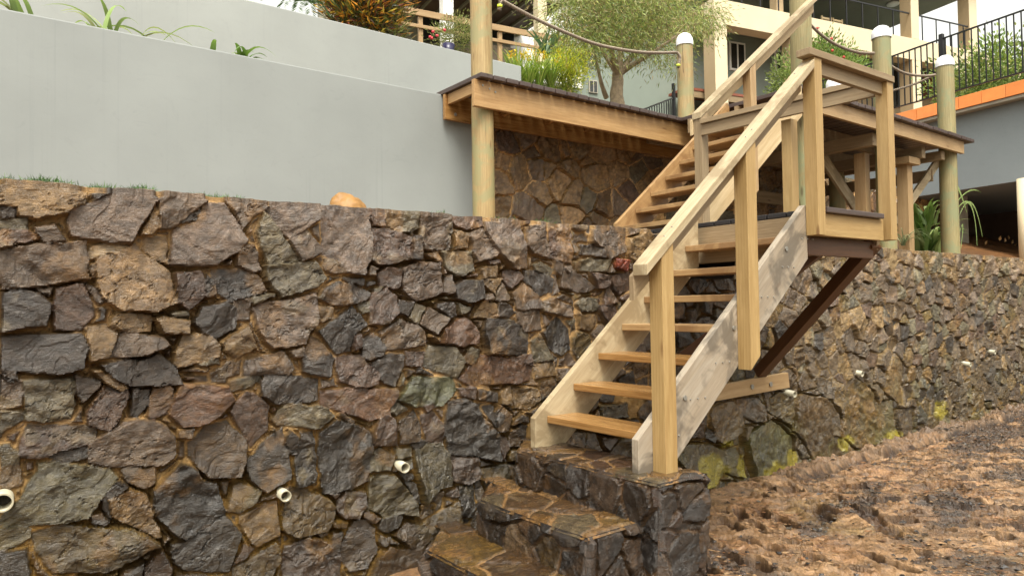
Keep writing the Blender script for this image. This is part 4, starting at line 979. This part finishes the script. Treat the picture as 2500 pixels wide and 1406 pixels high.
def tube(name, pts, rads, mat, parent, seg=10, tw=0.):
    bm = bmesh.new(); prev = None; pts = [Vector(p) for p in pts]
    for i, (p, r) in enumerate(zip(pts, rads)):
        tn = (pts[min(len(pts)-1, i+1)]-pts[max(0, i-1)]).normalized(); a = tn.cross(Vector((.31, .9, .2))).normalized(); b = tn.cross(a)
        ring = [bm.verts.new(p+(a*math.cos(q)+b*math.sin(q))*r*(1+.12*math.sin(3*q+i*.8))) for q in [2*math.pi*k/seg for k in range(seg)]]
        if prev:
            for k in range(seg): bm.faces.new((prev[k], prev[(k+1) % seg], ring[(k+1) % seg], ring[k]))
        prev = ring
    bmesh.ops.recalc_face_normals(bm, faces=bm.faces)
    return bm_obj(name, bm, mat, parent, None, True)
def bez(a, b, c, n=10): return [Vector(a)*float((1-t)**2)+Vector(b)*float(2*t*(1-t))+Vector(c)*float(t*t) for t in np.linspace(0, 1, n)]
M['bark'] = plain('papery_bark', (.30, .23, .15), .85, var=.35, sc=14, bmp=.9)
TY = 8.6; tb = at(1507, 262, TY); tree = thing('weeping_tree', 'pale-barked tree with feathery drooping grey-green leaves beside the walkway', 'tree', tb)
def tp(a, b, dy=0.): return at(a, b, TY+dy)
lim = [[(1507, 265, 0), (1505, 215, 0), (1508, 180, 0)], [(1508, 190, 0), (1500, 150, -.1), (1470, 60, -.4)], [(1508, 185, 0), (1540, 140, .1), (1600, 60, .3)], [(1506, 182, 0), (1490, 150, .2), (1440, 90, .4)], [(1508, 180, 0), (1520, 120, 0), (1525, 10, .1)], [(1512, 180, .1), (1560, 150, -.3), (1650, 90, -.6)], [(1480, 240, .2), (1462, 190, .1), (1455, 140, .1)]]
bm_pts = []
for i, L_ in enumerate(lim):
    pts = bez(*[tp(*q) for q in L_], n=12); r0 = (.125, .075, .07, .055, .07, .06, .045)[i]; r1 = (.09, .02, .02, .015, .02, .015, .015)[i]
    tube('trunk' if i == 0 else 'branch', pts, np.linspace(r0, r1, 12), M['bark'], tree)
    bm_pts += [Vector(z_) for z_ in pts[5:]]
rs = np.random.RandomState(5); cc = []; 
for (a, b, ra, rb, n) in [(1530, -20, 120, 70, 46), (1420, 20, 70, 60, 24), (1620, 30, 80, 55, 28), (1480, 85, 95, 45, 30), (1690, 65, 60, 40, 15), (1590, 110, 70, 40, 16), (1405, 75, 40, 45, 8), (1545, 60, 90, 50, 26), (1460, 135, 45, 30, 8), (1630, -60, 110, 60, 24), (1440, -60, 110, 60, 24), (1735, 45, 25, 20, 4), (1650, 150, 25, 22, 3)]:
    for k in range(n):
        u = rs.normal(size=2)*.5; cc.append(np.array(tp(a+u[0]*ra, b+u[1]*rb, rs.uniform(-1.0, 1.2))))
cc = np.array(cc); nL = 36000; k = rs.randint(0, len(cc), nL); off = rs.normal(size=(nL, 3))*np.array((.17, .17, .15)); tint = .6+.75*rs.rand(len(cc), 1)
P = cc[k]+off; D = off*np.array((1, 1, .6))*3+np.array((0, 0, -.55))+rs.normal(size=(nL, 3))*.35
leaves('crown', P, D, .07+.06*rs.rand(nL), .010+.006*rs.rand(nL), pal(rs, nL, [(.22, .29, .07), (.31, .37, .10), (.13, .19, .05), (.37, .39, .13), (.30, .23, .10)])*tint[k], M['leaf'], tree, rs)
tw = []
for c in cc[::3]:
    c = Vector(c)
    j = min(bm_pts, key=lambda q: (q-Vector(c)).length); tw.append((j, Vector(c)))
bm = bmesh.new()
for a, b in tw:
    p = bez(a, (a+b)/2+Vector((0, 0, .12)), b, 6); pr = None
    for i, q in enumerate(p):
        r = .014-.0020*i; ring = [bm.verts.new(q+Vector((r*math.cos(w_), r*math.sin(w_), 0))) for w_ in (0, 2.1, 4.2)]
        if pr:
            for m in range(3): bm.faces.new((pr[m], pr[(m+1) % 3], ring[(m+1) % 3], ring[m]))
        pr = ring
bm_obj('twigs', bm, M['bark'], tree)
def blades(root, base, n, L, wd, seed, cs, spread=.5, droop=.6, name='leaf_blade', fan=None, one=True, up=1.):
    rs_ = np.random.RandomState(seed); Vs = []; Fs = []; Cs = []; n0 = 0; K = 9; out = []
    for i in range(n):
        az = rs_.uniform(0, 2*math.pi) if fan is None else fan[i % len(fan)]; sp = spread*(.3+.9*rs_.rand()); l = L*(.6+.5*rs_.rand()); w_ = wd*(.8+.4*rs_.rand())
        d = np.array((math.cos(az), math.sin(az), 0)); sd_ = np.array((-d[1], d[0], 0)); t = np.linspace(0, 1, K)[:, None]
        dr = droop*(.6+.8*rs_.rand())
        c = np.array(base)+rs_.normal(size=3)*np.array((wd, wd, 0))*1.2+d*l*(sp*t+dr*.35*t**2)+np.array((0, 0, 1))*l*up*(t*(1-.3*sp)-dr*.75*t**2.6)
        ww = w_*(1-t**2.2)*.5+.0008
        V = np.stack([c-sd_*ww+np.array((0, 0, .25))*ww, c+sd_*ww*0-np.array((0, 0, .12))*ww, c+sd_*ww+np.array((0, 0, .25))*ww], 1).reshape(-1, 3)
        f = grid_faces(K, 3)+n0; Vs.append(V); Fs.append(f); cc_ = pal(rs_, 1, cs); Cs.append(np.repeat(cc_, len(V), 0)*(.75+.4*np.repeat(t, 3, 0))); n0 += len(V)
    return np_mesh(name, np.concatenate(Vs), np.concatenate(Fs), M['leaf'], root, col=np.concatenate(Cs), smooth=True)
GRN = [(.10, .19, .035), (.16, .27, .05), (.24, .34, .09)]
PALE = [(.25, .36, .11), (.36, .45, .17), (.45, .52, .26)]
for (px, n, L, cs, lb, sd_, fan) in [(52, 6, .30, PALE, 'few pale strap leaves over the grey wall at its far left end', 3, None), (262, 9, .42, PALE, 'tallest strap-leaved plant with pale arching leaves over the grey wall', 14, None),
        (345, 5, .42, PALE, 'thin pale strap leaves arching right, second plant along the grey wall', 22, (0., .3, -.3, 3.)), (510, 3, .24, GRN, 'two small dark strap leaves standing on the grey wall', 5, None), (600, 9, .30, GRN, 'dark green strap-leaved clump nearest the timber walkway, on the grey wall', 18, None)]:
    p = at(px, 14+(px/1075)*217+8, GY+.32); t_ = thing('strap_plant', lb, 'plant', p, 'strap-leaved plants above the grey wall'); blades(t_, p-Vector((0, 0, .06)), n, L+.12, .042, sd_, cs, .55, .9, fan=fan)
# cycad, croton, flowering bush, day lilies, golden shrub, agave
p = at(735, 35, 8.15); t_ = thing('cycad', 'dark feathery cycad fronds at the top edge over the pale wall', 'plant', p)
for i, (a, b) in enumerate([(650, -6), (688, 14), (725, 26), (760, 36), (798, 34), (820, 10), (700, -30), (790, -20)]):
    q0 = at(745, 10, 8.35); q2 = at(a, b, 8.0); q1 = (q0+q2)/2+Vector((0, 0, .22)); pts = bez(q0, q1, q2, 34); rs_ = np.random.RandomState(i); Pn = []; Dn = []
    for k in range(3, 34):
        tn = (pts[k]-pts[k-1]).normalized(); sd2 = tn.cross(Vector((0, 0, 1))).normalized()
        for sg in (-1, 1): Pn.append(np.array(pts[k])); Dn.append(np.array(sd2*sg+tn*.6-Vector((0, 0, .35))))
    leaves('frond', np.array(Pn), np.array(Dn), .11, .012, pal(rs_, len(Pn), [(.05, .10, .03), (.09, .14, .04)]), M['leaf'], t_, rs_)
p = at(898, 40, 8.3); t_ = thing('croton_bush', 'bushy shrub with narrow orange, yellow and dark green leaves above the pale wall', 'bush', p)
bush(t_, at(885, 15, 8.35), (.40, .40, .42), 5200, .13, .024, [(.10, .11, .025), (.50, .26, .03), (.62, .26, .03), (.22, .06, .03), (.55, .42, .06), (.05, .07, .02), (.14, .14, .04), (.07, .04, .02)], 3, 60, (0, 0, .7))
bush(t_, at(945, 60, 8.2), (.22, .2, .28), 900, .13, .012, [(.16, .20, .05), (.24, .27, .08), (.20, .13, .04)], 8, 24, (0, 0, 1.2))
bush(t_, at(905, -50, 8.35), (.40, .40, .30), 2400, .13, .024, [(.10, .10, .025), (.50, .26, .03), (.60, .26, .03), (.07, .09, .03)], 4, 34, (0, 0, .7))
p = at(1104, 118, 8.2); t_ = thing('flowering_bush', 'airy small-leaved bush with a few pink-red flowers in a blue pot', 'bush', p)
bush(t_, at(1110, 85, 8.25), (.27, .25, .20), 2200, .045, .012, [(.20, .24, .06), (.27, .30, .09), (.32, .28, .12), (.14, .17, .05)], 6, 42, (0, 0, .5))
for a, b in ((1057, 78), (1054, 94), (1067, 88), (1085, 74), (1050, 91)): blob('flower', at(a, b, 8.0), (.022, .02, .02), plain('pink_red_petal', (.65, .06, .08), .5) if 'petal' not in M else M['petal'], a, .25, t_, sub=2)
cyl('pot', M['blue'], at(1094, 142, 8.05), at(1095, 110, 8.05), .06, .085, t_)
p = at(1300, 190, 7.9); t_ = thing('day_lily_clump', 'clump of upright grassy leaves with yellow flowers behind the walkway', 'plant', p)
for i, a in enumerate((1262, 1290, 1318, 1345)): blades(t_, at(a, 218, 8.0), 90, .74, .017, 30+i, [(.22, .36, .05), (.34, .48, .08), (.44, .54, .13)], .42, .35, name='leaf_clump')
rs_ = np.random.RandomState(3)
fp = np.array([at(rs_.uniform(1240, 1370), rs_.uniform(122, 152), 7.9) for _ in range(46)]); fp = np.repeat(fp, 4, 0); leaves('blossom', fp, rs_.normal(size=fp.shape), .05, .026, np.tile((.75, .52, .03), (len(fp), 1)), M['leaf'], t_, rs_)
p = at(1385, 200, 7.95); t_ = thing('golden_shrub', 'bright yellow-green rounded shrub right of the day lilies', 'bush', p)
bush(t_, at(1385, 165, 8.05), (.24, .24, .28), 4200, .05, .013, [(.80, .82, .08), (.92, .86, .14), (.60, .70, .08), (.36, .48, .07)], 12, 46, (0, 0, .7))
bush(t_, at(1380, 215, 8.05), (.22, .22, .16), 1300, .05, .013, [(.40, .44, .05), (.28, .36, .05), (.20, .28, .05)], 13, 30, (0, 0, .7))
p = at(1348, 135, 9.3); t_ = thing('agave', 'blue-green agave rosette between the house and the tree', 'plant', p)
blades(t_, p, 26, .55, .09, 44, [(.14, .26, .13), (.20, .33, .17), (.10, .20, .10)], .75, .15)
p = at(2000, 240, 8.6); t_ = thing('flowering_bush', 'large leafy bush with small red flowers behind the stair-top pole', 'bush', p)
bush(t_, at(2020, 175, 8.8), (1.15, .8, .62), 9000, .085, .034, [(.16, .26, .05), (.24, .34, .08), (.10, .17, .04), (.30, .38, .12)], 17, 110, (0, 0, .4), crad=.07)
bush(t_, at(1925, 215, 8.5), (.32, .4, .75), 2600, .075, .030, [(.22, .30, .07), (.32, .38, .12), (.14, .20, .05)], 18, 50, (0, 0, .4), crad=.09)
for a, b in ((2030, 95), (2032, 124), (1995, 70), (2060, 140)): blob('flower', at(a, b, 8.0), (.03, .03, .03), plain('red_petal', (.5, .05, .04), .5), a, .25, t_, sub=2)
p = F3.p(X3+1.6, 8.2, 3.6); t_ = thing('flowering_bush', 'leafy green bush growing behind the black railing at the far right', 'bush', p)
bush(t_, F3.p(X3+1.8, 8.2, 4.25), (.9, 1.6, .75), 9000, .09, .04, [(.16, .25, .05), (.25, .34, .08), (.10, .17, .04), (.34, .40, .12)], 27, 120, (0, 0, .4), crad=.07)
bush(t_, F3.p(X3+2.6, 6.4, 4.9), (.9, 1.2, .9), 6000, .09, .04, [(.16, .25, .05), (.25, .34, .08), (.10, .17, .04)], 28, 90, (0, 0, .4), crad=.07)
# plants behind the front wall at the right
p = at(2262, 606, 4.75); t_ = thing('crinum_plant', 'broad strap-leaved crinum between the square post and the last round pole', 'plant', p)
blades(t_, p-Vector((0, 0, .08)), 44, 1.02, .066, 51, [(.12, .22, .05), (.20, .32, .08), (.32, .42, .16)], .42, .55)
blades(t_, p+Vector((0, 0, .35)), 16, .85, .055, 57, [(.20, .32, .08), (.32, .42, .16)], .3, .7)
p = at(2352, 600, 5.0); t_ = thing('crinum_plant', 'long drooping pale strap leaves just right of the last round pole', 'plant', p)
for i, Lf in enumerate([[(2330, 560), (2372, 420), (2398, 578)], [(2330, 520), (2380, 440), (2385, 600)], [(2332, 500), (2365, 450), (2395, 470)], [(2335, 590), (2360, 500), (2345, 610)], [(2335, 450), (2350, 480), (2360, 520)]]):
    c = bez(*[at(a, b, 4.75) for a, b in Lf], n=14); K = 14; w0 = .028; V = []
    for k, q in enumerate(c):
        ww = w0*(1-(k/13)**2)+.001; V += [q+Vector((ww*.7, 0, ww*.7)), q+Vector((0, -.006, 0)), q-Vector((ww*.7, 0, ww*.7))]
    np_mesh('leaf_blade', V, grid_faces(14, 3), M['leaf'], t_, col=np.tile((.30, .42, .16), (len(V), 1)), smooth=True)
p = at(2205, 600, 4.3); t_ = thing('grey_grass', 'wispy grey-green grass left of the crinum, against the shaded stone wall', 'plant', p); blades(t_, p, 26, .5, .012, 77, [(.24, .30, .16), (.32, .36, .22)], .6, .8)
# fallen leaves on the bank
for i, (a, b) in enumerate([(2440, 588), (2452, 592), (2462, 586), (2470, 596), (2406, 598), (2478, 603)]):
    p = at(a, b, 4.9+.1*i); setp(leaves('fallen_leaf', np.array([p]), np.array([[.3, -.2, 1.]]), .09, .05, np.array([[.42, .24, .10]]), M['leaf'], None, np.random.RandomState(i), .8), 'curled dry tan leaf on the red soil bank, ' + ('second from the left', 'third from the left', 'centre of the little group', 'right of the group centre', 'leftmost and on its own', 'rightmost one')[i], 'leaf', 'dry leaves on the soil bank')
# tufts growing along the top of the stone wall
rs_ = np.random.RandomState(9); Vp = []; Dp = []
for (a, b, n, sp) in [(12, 441, 120, 14), (95, 443, 260, 30), (145, 450, 150, 28), (240, 461, 200, 18), (272, 465, 90, 14), (347, 463, 240, 20), (470, 480, 120, 26), (505, 482, 90, 20), (545, 485, 160, 20), (575, 488, 70, 10), (1070, 521, 70, 13), (1203, 533, 60, 16), (1240, 537, 60, 13), (1325, 540, 90, 15)]:
    for k in range(int(n*.7)):
        Vp.append(np.array(at(a+rs_.normal()*sp*.7, b+rs_.uniform(4, 10), YW+.05+rs_.rand()*.06))); Dp.append((rs_.normal()*1., rs_.normal()*.7, .55+.5*rs_.rand()))
setp(leaves('ground_cover', np.array(Vp), np.array(Dp), .026+.028*rs_.rand(len(Vp)), .004, pal(rs_, len(Vp), [(.07, .15, .04), (.12, .22, .06), (.05, .10, .03)]), M['leaf'], None, rs_), 'low dark green tufts along the top of the front stone wall', 'ground cover', None, 'stuff')
# loose chips on the clay
rs_ = np.random.RandomState(4); n = 40000; gx = rs_.uniform(3.0, 12.5, n)**1.0; gy = rs_.uniform(.6, 3.55, n); gk = grav(gx, gy) > rs_.rand(n)*.9+.05; sparse = rs_.rand(n) < .08; kk = gk | sparse; gx = gx[kk]; gy = gy[kk]
GX, GY_ = np.meshgrid(ar((2.9, 12.8, .02),), ar((.5, 3.7, .02),)); GZ = clayz(GX, GY_); gz = GZ[((gy-.5)/.02).astype(int), ((gx-2.9)/.02).astype(int)]
n = len(gx); S_ = (.0045+.018*rs_.rand(n)**3)[:, None, None]; tet = np.array([(1, 0, -.2), (-.5, .9, 0), (-.6, -.8, .1), (.1, .1, .7), (.3, -.9, .3), (-.2, .6, .6)])
R_ = rs_.normal(size=(n, 6, 3))*.22; V = (tet[None]+R_)*S_*np.array((1.2, 1, .6)); ang = rs_.rand(n)*6.28; ca, sa = np.cos(ang)[:, None], np.sin(ang)[:, None]
V = np.stack([V[..., 0]*ca-V[..., 1]*sa, V[..., 0]*sa+V[..., 1]*ca, V[..., 2]], -1)+np.stack([gx, gy, gz+.003], -1)[:, None]
Fq = np.array([(0, 1, 5), (0, 5, 3), (1, 2, 5), (5, 2, 3), (2, 4, 3), (4, 0, 3)]); Fq = (Fq[None]+np.arange(n)[:, None, None]*6).reshape(-1, 3)
cg = pal(rs_, n, [(.05, .042, .042), (.09, .075, .07), (.13, .085, .07), (.04, .036, .04), (.16, .15, .14)], .3)
setp(np_mesh('gravel', V.reshape(-1, 3), Fq, M['wetstone'], col=np.repeat(cg, 6, 0), extra=np.full(n*6, .9)), 'wet black and brown rock chips scattered in patches over the clay', 'gravel', None, 'stuff')
rs_ = np.random.RandomState(14); n = 30000; gx = 3.0+9.*rs_.rand(n)**1.6; gy = rs_.uniform(.7, 3.45, n); gk = vn(gx*3, gy*3, 15) > .35+.3*rs_.rand(n); gx = gx[gk]; gy = gy[gk]; n = len(gx)
gz = GZ[((gy-.5)/.02).astype(int), ((gx-2.9)/.02).astype(int)]; S_ = (.004+.011*rs_.rand(n)**2)[:, None, None]; V = (tet[None]+rs_.normal(size=(n, 6, 3))*.25)*S_*np.array((2.4, .8, .45)); ang = -.9+rs_.normal(size=n)*.5; ca, sa = np.cos(ang)[:, None], np.sin(ang)[:, None]
V = np.stack([V[..., 0]*ca-V[..., 1]*sa, V[..., 0]*sa+V[..., 1]*ca, V[..., 2]], -1)+np.stack([gx, gy, gz+.002], -1)[:, None]
Fq = np.array([(0, 1, 5), (0, 5, 3), (1, 2, 5), (5, 2, 3), (2, 4, 3), (4, 0, 3)]); Fq = (Fq[None]+np.arange(n)[:, None, None]*6).reshape(-1, 3)
setp(np_mesh('clay_crumbs', V.reshape(-1, 3), Fq, M['clay'], col=np.repeat(pal(rs_, n, [(.42, .29, .18), (.30, .18, .10), (.50, .37, .25), (.16, .09, .055), (.36, .20, .11)], .3), 6, 0), extra=np.full(n*6, .7)), 'small flat crumbs and slivers of wet clay strewn over the ground', 'clay crumbs', None, 'stuff')
# ---------------------------------------------------------------- cream house on the right
dd = Vector(ray(1743, 100)); dd = dd*(13/dd.y); D0 = dd.dot(FH.n)
ha = thing('house', 'cream two-storey house with balconies and square columns behind the decks', 'house', FH.p(18, D0+3, 4))
def hb(name, mat, s0, s1, z0, z1, y0=0., y1=.2, par=None, F=FH, D=None, bev=.01): D = D0 if D is None else D; return box(name, M[mat], F, (s0, D+y0, z0), (s1, D+y1, z1), par or ha, bev)
def hs_(a, b, y=0.): return FH.on(a, b, D0+y)
hb('balcony_wall', 'cream', 14.23, 31, 8.30, 9.05, 0, .45); hb('balcony_wall', 'tanpaint_shade', 14.232, 14.41, 8.302, 9.048, .452, 7)
hb('column', 'cream', 14.235, 14.70, 4.2, 8.298, .002, .50); hb('column_shade_side', 'tanpaint_shade', 14.225, 14.234, 4.2, 8.298, .004, .50)  # thin tan sheets carry the column's shaded side face as colour
hb('balcony_floor', 'sage', 14.42, 31, 8.75, 8.9, .46, 6.5)
hb('column', 'cream', 17.28, 17.62, 4.2, 8.298, .002, .4); hb('column_shade_side', 'tanpaint_shade', 17.26, 17.279, 4.2, 8.298, .004, .4)
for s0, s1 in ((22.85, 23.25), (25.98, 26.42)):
    hb('column', 'cream', s0, s1, 9.052, 12.5, .002, .42); hb('column_shade_side', 'tanpaint_shade', s0-.012, s0-.001, 9.052, 12.5, .004, .42)
hb('column', 'tanpaint_shade', 17.0, 17.28, 9.052, 12.5, .3, .6)
zr = 11.9; q = Vector(ray(2245, 40)); q = q*(zr/q.z); sR = q.dot(FH.u)
hb('roof', 'olive', 13.5, sR, zr, zr+.25, -.6, 9.5)
hb('upper_wall', 'olive', 14.5, 20.5, 8.91, zr-.01, 4.5, 4.7); hb('wall', 'sage', 14.42, 20.5, 4.2, 8.745, 1.45, 1.65); hb('wall', 'tanpaint_shade', 20.52, 31, 4.2, 8.745, 1.8, 2.0); hb('wall', 'sage', 6.5, 14.22, 3.2, 8.2, 1.6, 1.8)
for s in np.arange(14.6, 26, .74):
    if not 22.6 < s < 23.3 and s < 25.9: hb('baluster', 'black_metal', s, s+.03, 9.052, 9.92, .05, .08, bev=0)
hb('railing', 'black_metal', 14.43, 22.83, 9.92, 9.96, .045, .085, bev=0); hb('railing', 'black_metal', 23.27, 25.96, 9.92, 9.96, .045, .085, bev=0)
def hwin(a0, b0, a1, b1, y, mat='glass', fr=.07, name='window', par=None):
    s0, z1 = hs_(a0, b0, y); s1, z0 = hs_(a1, b1, y); f = hb(name, 'white', s0, s1, z0, z1, y-.05, y-.002, par)
    n = 2 if name == 'window' else 1; w_ = (s1-s0-fr*(n+1))/n
    for i in range(n): hb('pane', mat, s0+fr+i*(w_+fr), s0+fr+i*(w_+fr)+w_, z0+fr, z1-fr, y-.056, y-.048, f, bev=0)
    return f
hwin(1778, 101, 1819, 178, 1.45); hwin(1888, 121, 1911, 192, 1.45, 'glass', .09, 'door'); hwin(1436, 196, 1458, 230, 1.6, 'glass', .03).data.materials[0] = M['concrete']
s0, z0 = hs_(1700, 236, 1.); s1, z1 = hs_(1905, 236, 1.)
vr = thing('verandah', 'rusty-brown timber lean-to roof against the cream house, above a dark opening', 'verandah', FH.p(16, D0, 5.5))
box('roof', M['brownred'], FH, (13.6, D0+.6, 6.42), (19.5, D0+1.44, 6.50), vr); box('roof_beam', M['guard'], FH, (13.6, D0+.62, 6.22), (17.2, D0+.72, 6.415), vr); box('back_panel', M['glass'], FH, (14.8, D0+1.2, 4.2), (19.4, D0+1.3, 6.2), vr)
for s in (15.9, 17.15, 18.4): box('roof_beam', M['tan'], FH, (s, D0+.3, 6.25), (s+.09, D0+1.4, 6.412), vr)
# ground floor of its right half: dark doorway, cream pillars, red-brown door
for a0, a1, b0, b1, mt, nm in ((2183, 2203, 146, 262, 'glass', 'doorway'), (2250, 2284, 150, 240, 'brownred', 'door'), (2305, 2345, 170, 250, 'glass', 'doorway')):
    s0, z1 = hs_(a0, b0, 1.7); s1, z0 = hs_(a1, b1, 1.7); hb(nm, mt, s0, s1, z0, z1, 1.70, 1.79)
for a0, a1 in ((2229, 2250), (2345, 2372)):
    s0, _ = hs_(a0, 200); s1, _ = hs_(a1, 200); hb('column', 'cream', s0, s1, 4.2, 8.298, .002, .5); hb('column_shade_side', 'tanpaint_shade', s0-.012, s0-.001, 4.2, 8.298, .004, .5)
lt = thing('ceiling_light', 'small round white light under the balcony ceiling of the cream house', 'ceiling light', (0, 0, 0)); q = Vector(ray(2180, 11)); q = q*((zr-.05)/q.z)+Vector((0, 0, EYE)); lt.location = q; blob('lamp_shade', q, (.24, .24, .09), M['white'], 1, .0, lt, sub=3)
for a in (2008, 2030):
    s, z = hs_(a, 50, 1.2); ch = thing('balcony_chair', 'slatted timber chair back on the cream balcony, %s one' % ('left' if a == 2008 else 'right'), 'chair', FH.p(s, D0+1.2, 8.9), 'slatted chairs on the balcony')
    for k in range(5): box('slat', M['fresh'], FH, (s, D0+1.2, 9.35+k*.10), (s+.5, D0+1.23, 9.42+k*.10), ch)
    for ss in (s-.04, s+.5):
        box('leg', M['fresh'], FH, (ss, D0+1.19, 8.46), (ss+.04, D0+1.24, 9.86), ch); box('leg', M['fresh'], FH, (ss, D0+.7, 8.46), (ss+.04, D0+.75, 8.95), ch)
    box('seat', M['fresh'], FH, (s, D0+.7, 8.9), (s+.5, D0+1.19, 8.94), ch)
# ---------------------------------------------------------------- house behind the upper terrace, with timber railing
db = Vector(ray(1150, 50)); db = db*(12.5/db.y); DB = db.dot(FB.n)
def bs(a, b, y=0.): return FB.on(a, b, DB+y)
hB = thing('house', 'house with brown boarded eaves and white posts behind the upper terrace', 'house', FB.p(8, DB+2, 4))
def bb(name, mat, a0, b0, a1, b1, y0, y1, par=None, bev=.01):
    am = (a0+a1)/2; s0, _ = bs(a0, (b0+b1)/2, y0); s1, _ = bs(a1, (b0+b1)/2, y0); _, z1 = bs(a0, b0, y0); _, z0 = bs(a0, b1, y0)
    return box(name, M[mat], FB, (s0, DB+y0, z0), (s1, DB+y1, z1), par or hB, bev)
bb('wall', 'olive', 780, -80, 1245, 150, 3.2, 3.4); bb('wall', 'white', 1246, -20, 1420, 190, 3.2, 3.4); bb('brick_base', 'brick', 1150, 100, 1262, 165, 2.2, 3.15)
s0, z0 = bs(930, -6, 1.6); s1, _ = bs(1345, 0, 1.6); zs = bs(1345, 35, 1.6)[1]
box('eaves', M['soffit'], FB, (s0, DB+1.0, zs), (s1, DB+3.19, zs+.12), hB); box('fascia', M['concrete'], FB, (s0, DB+.9, zs-.02), (s1+.1, DB+.995, zs+.26), hB)
for k in np.arange(s0+.1, s1, .42): box('rafter', M['olive'], FB, (k, DB+1.0, zs-.07), (k+.05, DB+3.18, zs-.002), hB)
for a0, a1 in ((1083, 1108), (1314, 1336)): bb('post', 'white' if a0 < 1200 else 'cream', a0, -40, a1, 150, .75, .98)
for a0, a1 in ((1030, 1075), (1085, 1145), (1205, 1255)): bb('window', 'glass', a0, 36+a0*.02-18, a1, 100, 3.14, 3.19)
rb = thing('timber_railing', 'long pale two-rail timber railing in front of the house with boarded eaves', 'railing', FB.p(8, DB, 4))
a = bs(1150, 52)[1]; b_ = bs(1300, 116)[1]; sA = bs(930, 10)[0]; sB = bs(1392, 88)[0]
box('rail', M['tan'], FB, (sA, DB-.02, a-.10), (sB, DB+.02, a+.03), rb); box('rail', M['tan'], FB, (sA, DB-.02, b_-.03), (sB, DB+.02, b_+.04), rb)
for px in (1029, 1223, 930, 1392): s, _ = bs(px, 100); box('post', M['tan'], FB, (s-.045, DB+.022, a-1.3), (s+.045, DB+.09, a-.102), rb)
# low black garden fences
def fence(a0, b0, a1, b1, Y0, Y1, n, h, label):
    p0 = at(a0, b0, Y0); p1 = at(a1, b1, Y1); t_ = thing('garden_fence', label, 'fence', p0); dz = Vector((0, 0, h))
    beam('rail', M['black_metal'], p0, p1, .03, .03, t_, 0); beam('rail', M['black_metal'], p0-dz, p1-dz, .03, .03, t_, 0)
    for i in range(n+1): q = p0.lerp(p1, i/n); beam('picket', M['black_metal'], q-dz, q, .016, .016, t_, 0, up=Vector((1, 0, 0)))
    return t_
f_ = fence(1560, 272, 1643, 240, 10, 10.6, 14, .6, 'low black picket fence rising behind the capped walkway pole'); q = at(1644, 205, 10.6); beam('post', M['black_metal'], q-Vector((0, 0, .9)), q, .06, .06, f_, 0, up=Vector((1, 0, 0)))
fence(1725, 286, 1935, 222, 9.5, 11, 26, .6, 'low black picket fence seen under the upper handrail')
